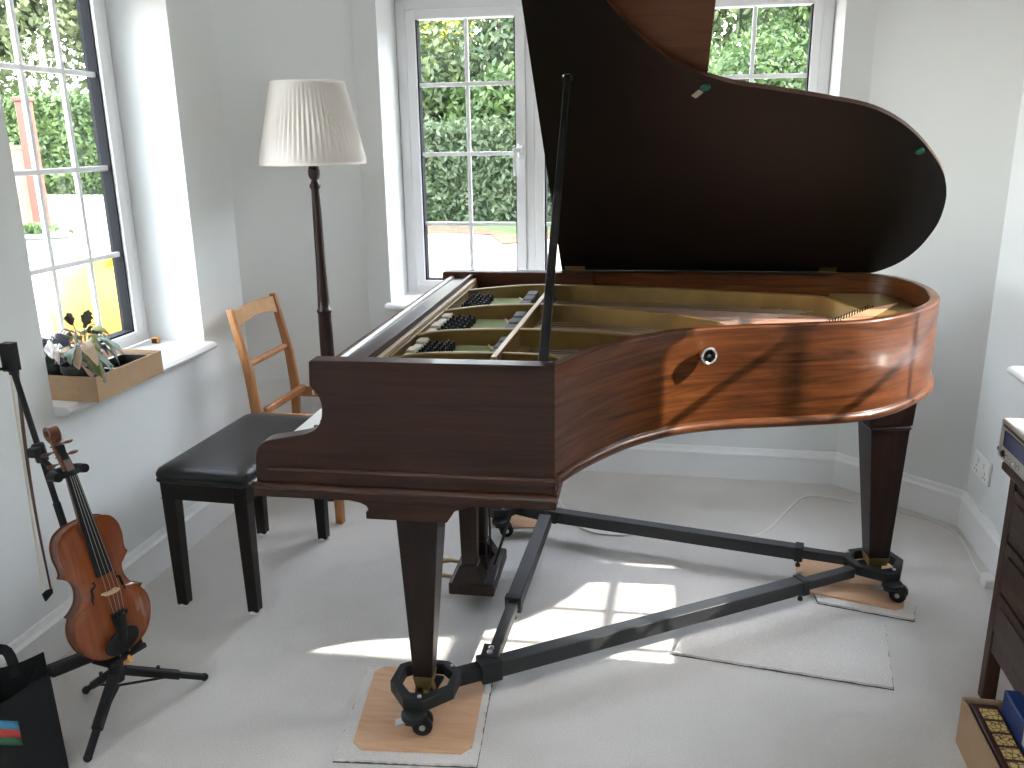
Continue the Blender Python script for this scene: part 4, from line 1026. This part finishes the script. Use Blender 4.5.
# ------------------------------------------------------------------ outdoors
GZ = -.3
m = MB()
def gh(x, y):
    d = math.hypot(x,y); 
    return GZ + max(0,(d-11)/12)*.62*max(0,min(1,(-x-.35*y)/6))
vs = []; N = 40
for j in range(N+1):
    for i in range(N+1): 
        x, y = -60+120*i/N, -40+110*j/N; vs.append((x,y,gh(x,y)))
m.add(vs,[(j*(N+1)+i,j*(N+1)+i+1,(j+1)*(N+1)+i+1,(j+1)*(N+1)+i) for j in range(N) for i in range(N)],True)
tag(m.build('ground','driveway'),kind='structure')
m = MB(); random.seed(3)
edge = [(-12+i*.5, 16.9+.5*math.sin(i*1.3)+random.uniform(-.35,.35)+(.5 if i<16 else -.4)) for i in range(48)]
m.prism(edge+[(11.5,20.5),(-12,20.5)], GZ, GZ+.02, XY); tag(m.build('lawn','lawn'),kind='structure')
m = MB(); edge2 = [(x, y-.35-random.uniform(0,.9)) for x,y in edge]; edge3 = [(x,y+random.uniform(.2,1.3)*(1.5 if x<-4.6 else .5)) for x,y in edge]
m.prism(edge2+edge3[::-1], GZ+.015, GZ+.03, XY); tag(m.build('leaf_litter','leaf_litter'),kind='stuff')

def leaf_cloud(m, pts_fn, n, size, rnd):
    for _ in range(n):
        p, nrm = pts_fn(rnd); d = Vector((rnd.gauss(0,1),rnd.gauss(0,1),rnd.gauss(0,1)))+Vector(nrm)*1.1; d.normalize()
        u = d.orthogonal().normalized(); u = Matrix.Rotation(rnd.uniform(0,6.28),3,d) @ u; w = d.cross(u); s = size*rnd.uniform(.6,1.35)
        m.add([p-u*s, p-w*s*.45, p+u*s, p+w*s*.45],[(0,1,2,3)])
def hedge(name, p0, p1, th, z0, z1, n, size, mat, label, seed):
    rnd = random.Random(seed); a, b = Vector((*p0,0)), Vector((*p1,0)); t = (b-a); Ln = t.length; t.normalize(); nn = Vector((-t.y,t.x,0)); c = (a+b)/2
    m = MB(); M = Matrix(((t.x,nn.x,0,a.x-c.x),(t.y,nn.y,0,a.y-c.y),(0,0,1,0),(0,0,0,1)))
    m.box(0,Ln,-th/2+.1,th/2-.1,z0,z1-.1,M)
    m.cur = 1
    def pf(r):
        k = r.random()
        if k < .78: q = Vector((r.uniform(0,Ln), -th/2+r.gauss(0,.07), r.uniform(z0,z1))); nv = -nn
        else: q = Vector((r.uniform(0,Ln), r.uniform(-th/2,th/2), z1+r.gauss(0,.08))); nv = Vector((0,0,1))
        return M @ q, nv
    leaf_cloud(m,pf,n,size,rnd)
    o = m.build(name,['hedge_core',mat],loc=(c.x,c.y,0),merge=False); tag(o,label,'hedge'); return o
hedge('hedge',(-12,19.6),(10,19.6),1.2,GZ,1.75,26000,.085,'hedge_leaf','long dense green hedge behind the grass, seen through the back window',1)
hedge('hedge',(-22,14.5),(-5,25.8),1.2,.0,2.55,30000,.075,'bright_leaf','clipped bright green hedge across the driveway, seen through the left window',2)
def tree(name, x, y, z0, zc, rx, rz, n, size, mat, label, seed, trunk=.12, lumps=9):
    rnd = random.Random(seed); t = empty(name,(x,y,z0)); tag(t,label,'tree' if 'tree' in name else 'shrub')
    m = MB(); m.tube([(0,0,-.1),(.05,.03,(zc-z0)*.5),(0,0,zc-z0+rz*.5)],[trunk,trunk*.8,trunk*.3],8)
    for k in range(4):
        a = rnd.uniform(0,6.28); m.tube([(0,0,(zc-z0)*.6),(rx*.4*math.cos(a),rx*.4*math.sin(a),zc-z0),(rx*.7*math.cos(a),rx*.7*math.sin(a),zc-z0+rz*.5)],[trunk*.5,trunk*.35,.02],6)
    m.build('trunk','bark',t)
    L_ = [(Vector((rnd.gauss(0,.42)*rx,rnd.gauss(0,.42)*rx,zc-z0+rnd.gauss(0,.42)*rz)),rnd.uniform(.35,.6)) for _ in range(lumps)]
    m = MB(); m.ball((0,0,zc-z0),1,14,(rx*.5,rx*.5,rz*.55))
    m.cur = 1
    def pf(r):
        if r.random() < .45:
            d = Vector((r.gauss(0,1),r.gauss(0,1),r.gauss(0,1))).normalized(); k = r.uniform(.55,1.0)
            return Vector((d.x*rx*k,d.y*rx*k,zc-z0+d.z*rz*k)), d
        c, s = L_[r.randrange(len(L_))]; d = Vector((r.gauss(0,1),r.gauss(0,1),r.gauss(0,1))).normalized(); k = r.uniform(.75,1.05)
        return c+Vector((d.x*rx*s*k,d.y*rx*s*k,d.z*rz*s*k)), d
    leaf_cloud(m,pf,n,size,rnd); m.build('crown',['hedge_core',mat],t,merge=False)
    return t
tree('tree',-6.3,22.6,GZ,2.7,2.1,1.7,8500,.11,'shrub_leaf','dark green leafy tree behind the hedge, far left in the back window',11)
tree('tree',-3.6,22.4,GZ,3.3,2.3,2.5,10200,.11,'hedge_leaf','tall deep green tree behind the hedge, filling the upper back window',12)
tree('shrub',-4.3,21.2,GZ,2.1,1.2,.9,4250,.11,'bright_leaf','light green shrub rising just over the hedge',13,.05)
tree('tree',-8.3,27.5,GZ,5.2,2.6,2.4,8550,.12,'yellow_leaf','yellow-leaved tree far behind the hedge, at the window corner',14)
tree('tree',-1.2,23.0,GZ,3.6,2.4,2.9,8500,.11,'shrub_leaf','green tree behind the hedge, mostly hidden by the piano lid',15)
tree('shrub',1.15,12.6,GZ,1.9,1.0,1.0,12000,.05,'bright_leaf','bright lacy green conifer seen over the piano lid at right',16,.05,16)
tree('tree',1.9,13.4,GZ,2.9,.75,1.1,8000,.05,'bright_leaf','narrow bright green conifer beside the right window frame',17,.05,10)
tree('tree',2.5,22.5,GZ,4.0,2.6,2.6,9350,.11,'shrub_leaf','large dark green tree behind the bright conifers',18)
tree('tree',-.2,17.0,GZ,2.2,1.1,1.4,7000,.06,'bright_leaf','green bush behind the piano lid, left of the conifers',19,.06)
tree('tree',-14.5,23.5,.3,5.0,2.8,2.6,9500,.12,'pale_leaf','pale green tree above the clipped hedge, right in the left window',20)
tree('tree',-18.5,22.0,.3,5.4,3.0,3.0,10450,.12,'pale_leaf','big pale green tree above the clipped hedge and red post',21)
tree('tree',-22,20.0,.3,5.2,3.0,3.0,8550,.12,'shrub_leaf','green tree far back at the edge of the left window',22)
tree('tree',-11.2,25.5,.3,5.0,2.4,2.6,8550,.12,'shrub_leaf','dense green tree behind the clipped hedge near the window frame',23)
hedge('hedge',(7.6,14),(7.6,-8),1.4,GZ,4.15,16000,.12,'hedge_leaf','very tall unseen hedge added outside the right-hand window to block low sky',3)  # out of view; added so that less low sky lights the walls
hedge('hedge',(6.5,-7.5),(-10,-7.5),1.4,GZ,3.6,12000,.12,'hedge_leaf','tall unseen hedge added behind the camera to dim the upper walls',4)  # out of view; added to cut light from behind on the upper walls
for k,(y,zc) in enumerate(((-1.2,4.3),(1.0,4.35),(2.95,4.12),(5.0,4.4))):
    tree('tree',6.4+.1*k,y,GZ,zc-.45,.75,.7,1100,.10,'shrub_leaf',['slim tree outside beside the tall hedge, nearest the camera','slim tree outside by the tall hedge, second from the camera','slim tree outside by the tall hedge, third from the camera','slim tree outside by the tall hedge, farthest from the camera'][k],40+k,.06,8)
rnd = random.Random(77); m = MB()
def belt(r):
    a = r.random(); x = -27+46*a; h = 9.5+1.6*math.sin(x*.7)+1.1*math.sin(x*1.9+1)-(4.2 if -10.6 < x < -8.2 else 0)
    return Vector((x, 31+r.gauss(0,.7), GZ+h*r.random()**.8)), Vector((.2,-1,.3))
leaf_cloud(m, belt, 26000, .19, rnd)
tag(m.build('treeline','shrub_leaf',merge=False), 'belt of trees along the far side of the garden', 'trees', None, 'stuff')
# fence, post, planter, sack outside the left window
m = MB()
fa, fb = Vector((-14.2,12.2,0)), Vector((-11.06,13.57,0)); fc = (fa+fb)/2; t = (fb-fa).normalized()
k = 12
for i in range(k):
    p = fa.lerp(fb,(i+.5)/k)-fc; m.bar(p+Vector((0,0,GZ)),p+Vector((0,0,1.45)),.27,.03,up=(-t.y,t.x,0))
m.bar(fa-fc+Vector((0,0,1.45)),fb-fc+Vector((0,0,1.45)),.08,.06)
o = m.build('garden_fence','fence_wood',loc=(fc.x,fc.y,0)); tag(o,'brown board fence beside the red post across the driveway','fence')
m = MB(); m.box(-.10,.10,-.10,.10,0,2.5); m.box(-.13,.13,-.13,.13,2.5,2.57); o = m.build('gate_post','red_post',loc=(-10.95,13.62,GZ),bevel=.02); tag(o,'tall red-brown gate post at the end of the fence','post')
pl = empty('garden_planter',(-9.75,11.9,GZ)); tag(pl,'grey rectangular planter standing on the driveway by the post','planter')
m = MB(); m.frustum((0,0,0),.42,.25,(0,0,.42),.5,.3,R(35)); m.frustum((0,0,.42),.54,.34,(0,0,.48),.54,.34,R(35)); m.build('trough','grey_planter',pl,bevel=.02)
m = MB(); rnd = random.Random(5); leaf_cloud(m,lambda r:(Vector((r.gauss(0,.2),r.gauss(0,.15),.52+abs(r.gauss(0,.04)))),(0,0,1)),220,.06,rnd); tag(m.build('plants','bright_leaf',pl,merge=False),kind='stuff')
sk = empty('garden_sack',(-5.35,7.3,GZ)); sk.scale = (1.45,1.45,1.05); tag(sk,'bulging yellow and orange sack on the driveway outside the left window','sack')
def sackring(z, a, b, w=0):
    return [(a*math.cos(2*math.pi*k/20)*(1+.08*math.sin(5*k+w)), b*math.sin(2*math.pi*k/20)*(1+.06*math.cos(3*k+w)), z) for k in range(20)]
m = MB(); m.rings([sackring(0,.30,.22),sackring(.06,.36,.26,1),sackring(.26,.37,.26,2)],True,True,True); m.build('lower_half','orange_sack',sk,angle=60)
m = MB(); m.rings([sackring(.26,.37,.26,2),sackring(.42,.34,.24,3),sackring(.58,.27,.17,4),sackring(.66,.10,.07,5),sackring(.74,.16,.05,6)],True,True,True); m.build('upper_half','yellow_sack',sk,angle=60)

# ------------------------------------------------------------------ light
w = bpy.data.worlds.new('sky'); sc.world = w; w.use_nodes = True
nt = w.node_tree; bg = nt.nodes['Background']; sky = nt.nodes.new('ShaderNodeTexSky'); sky.sky_type = 'NISHITA'
sky.sun_disc = False; sky.sun_elevation = R(36.5); sky.sun_rotation = R(90); sky.air_density = 1.2; sky.dust_density = .4; sky.altitude = 50
hs = nt.nodes.new('ShaderNodeHueSaturation'); hs.inputs['Saturation'].default_value = .45
tint = nt.nodes.new('ShaderNodeMix'); tint.data_type = 'RGBA'; tint.blend_type = 'MULTIPLY'; tint.inputs[0].default_value = 1; tint.inputs['B'].default_value = (1,.96,.925,1)
nt.links.new(sky.outputs[0], hs.inputs['Color']); nt.links.new(hs.outputs[0], tint.inputs['A']); nt.links.new(tint.outputs['Result'], bg.inputs[0]); bg.inputs[1].default_value = 1.3
sl = bpy.data.lights.new('sun','SUN'); sl.energy = 3.8; sl.angle = R(.6); sl.color = (1,.95,.87)
so = bpy.data.objects.new('sun', sl); col.objects.link(so); so.location = (8,3,7)
so.rotation_euler = Vector((-1,-.037,-.697)).to_track_quat('-Z','Y').to_euler()
sc.cycles.use_denoising = True
sc.cycles.max_bounces = 10; sc.cycles.diffuse_bounces = 6; sc.cycles.transparent_max_bounces = 16; sc.cycles.sample_clamp_indirect = 8
sc.view_settings.view_transform = 'Standard'; sc.view_settings.look = 'None'; sc.view_settings.gamma = 1; sc.view_settings.use_curve_mapping = False
sc.view_settings.exposure = 1.83
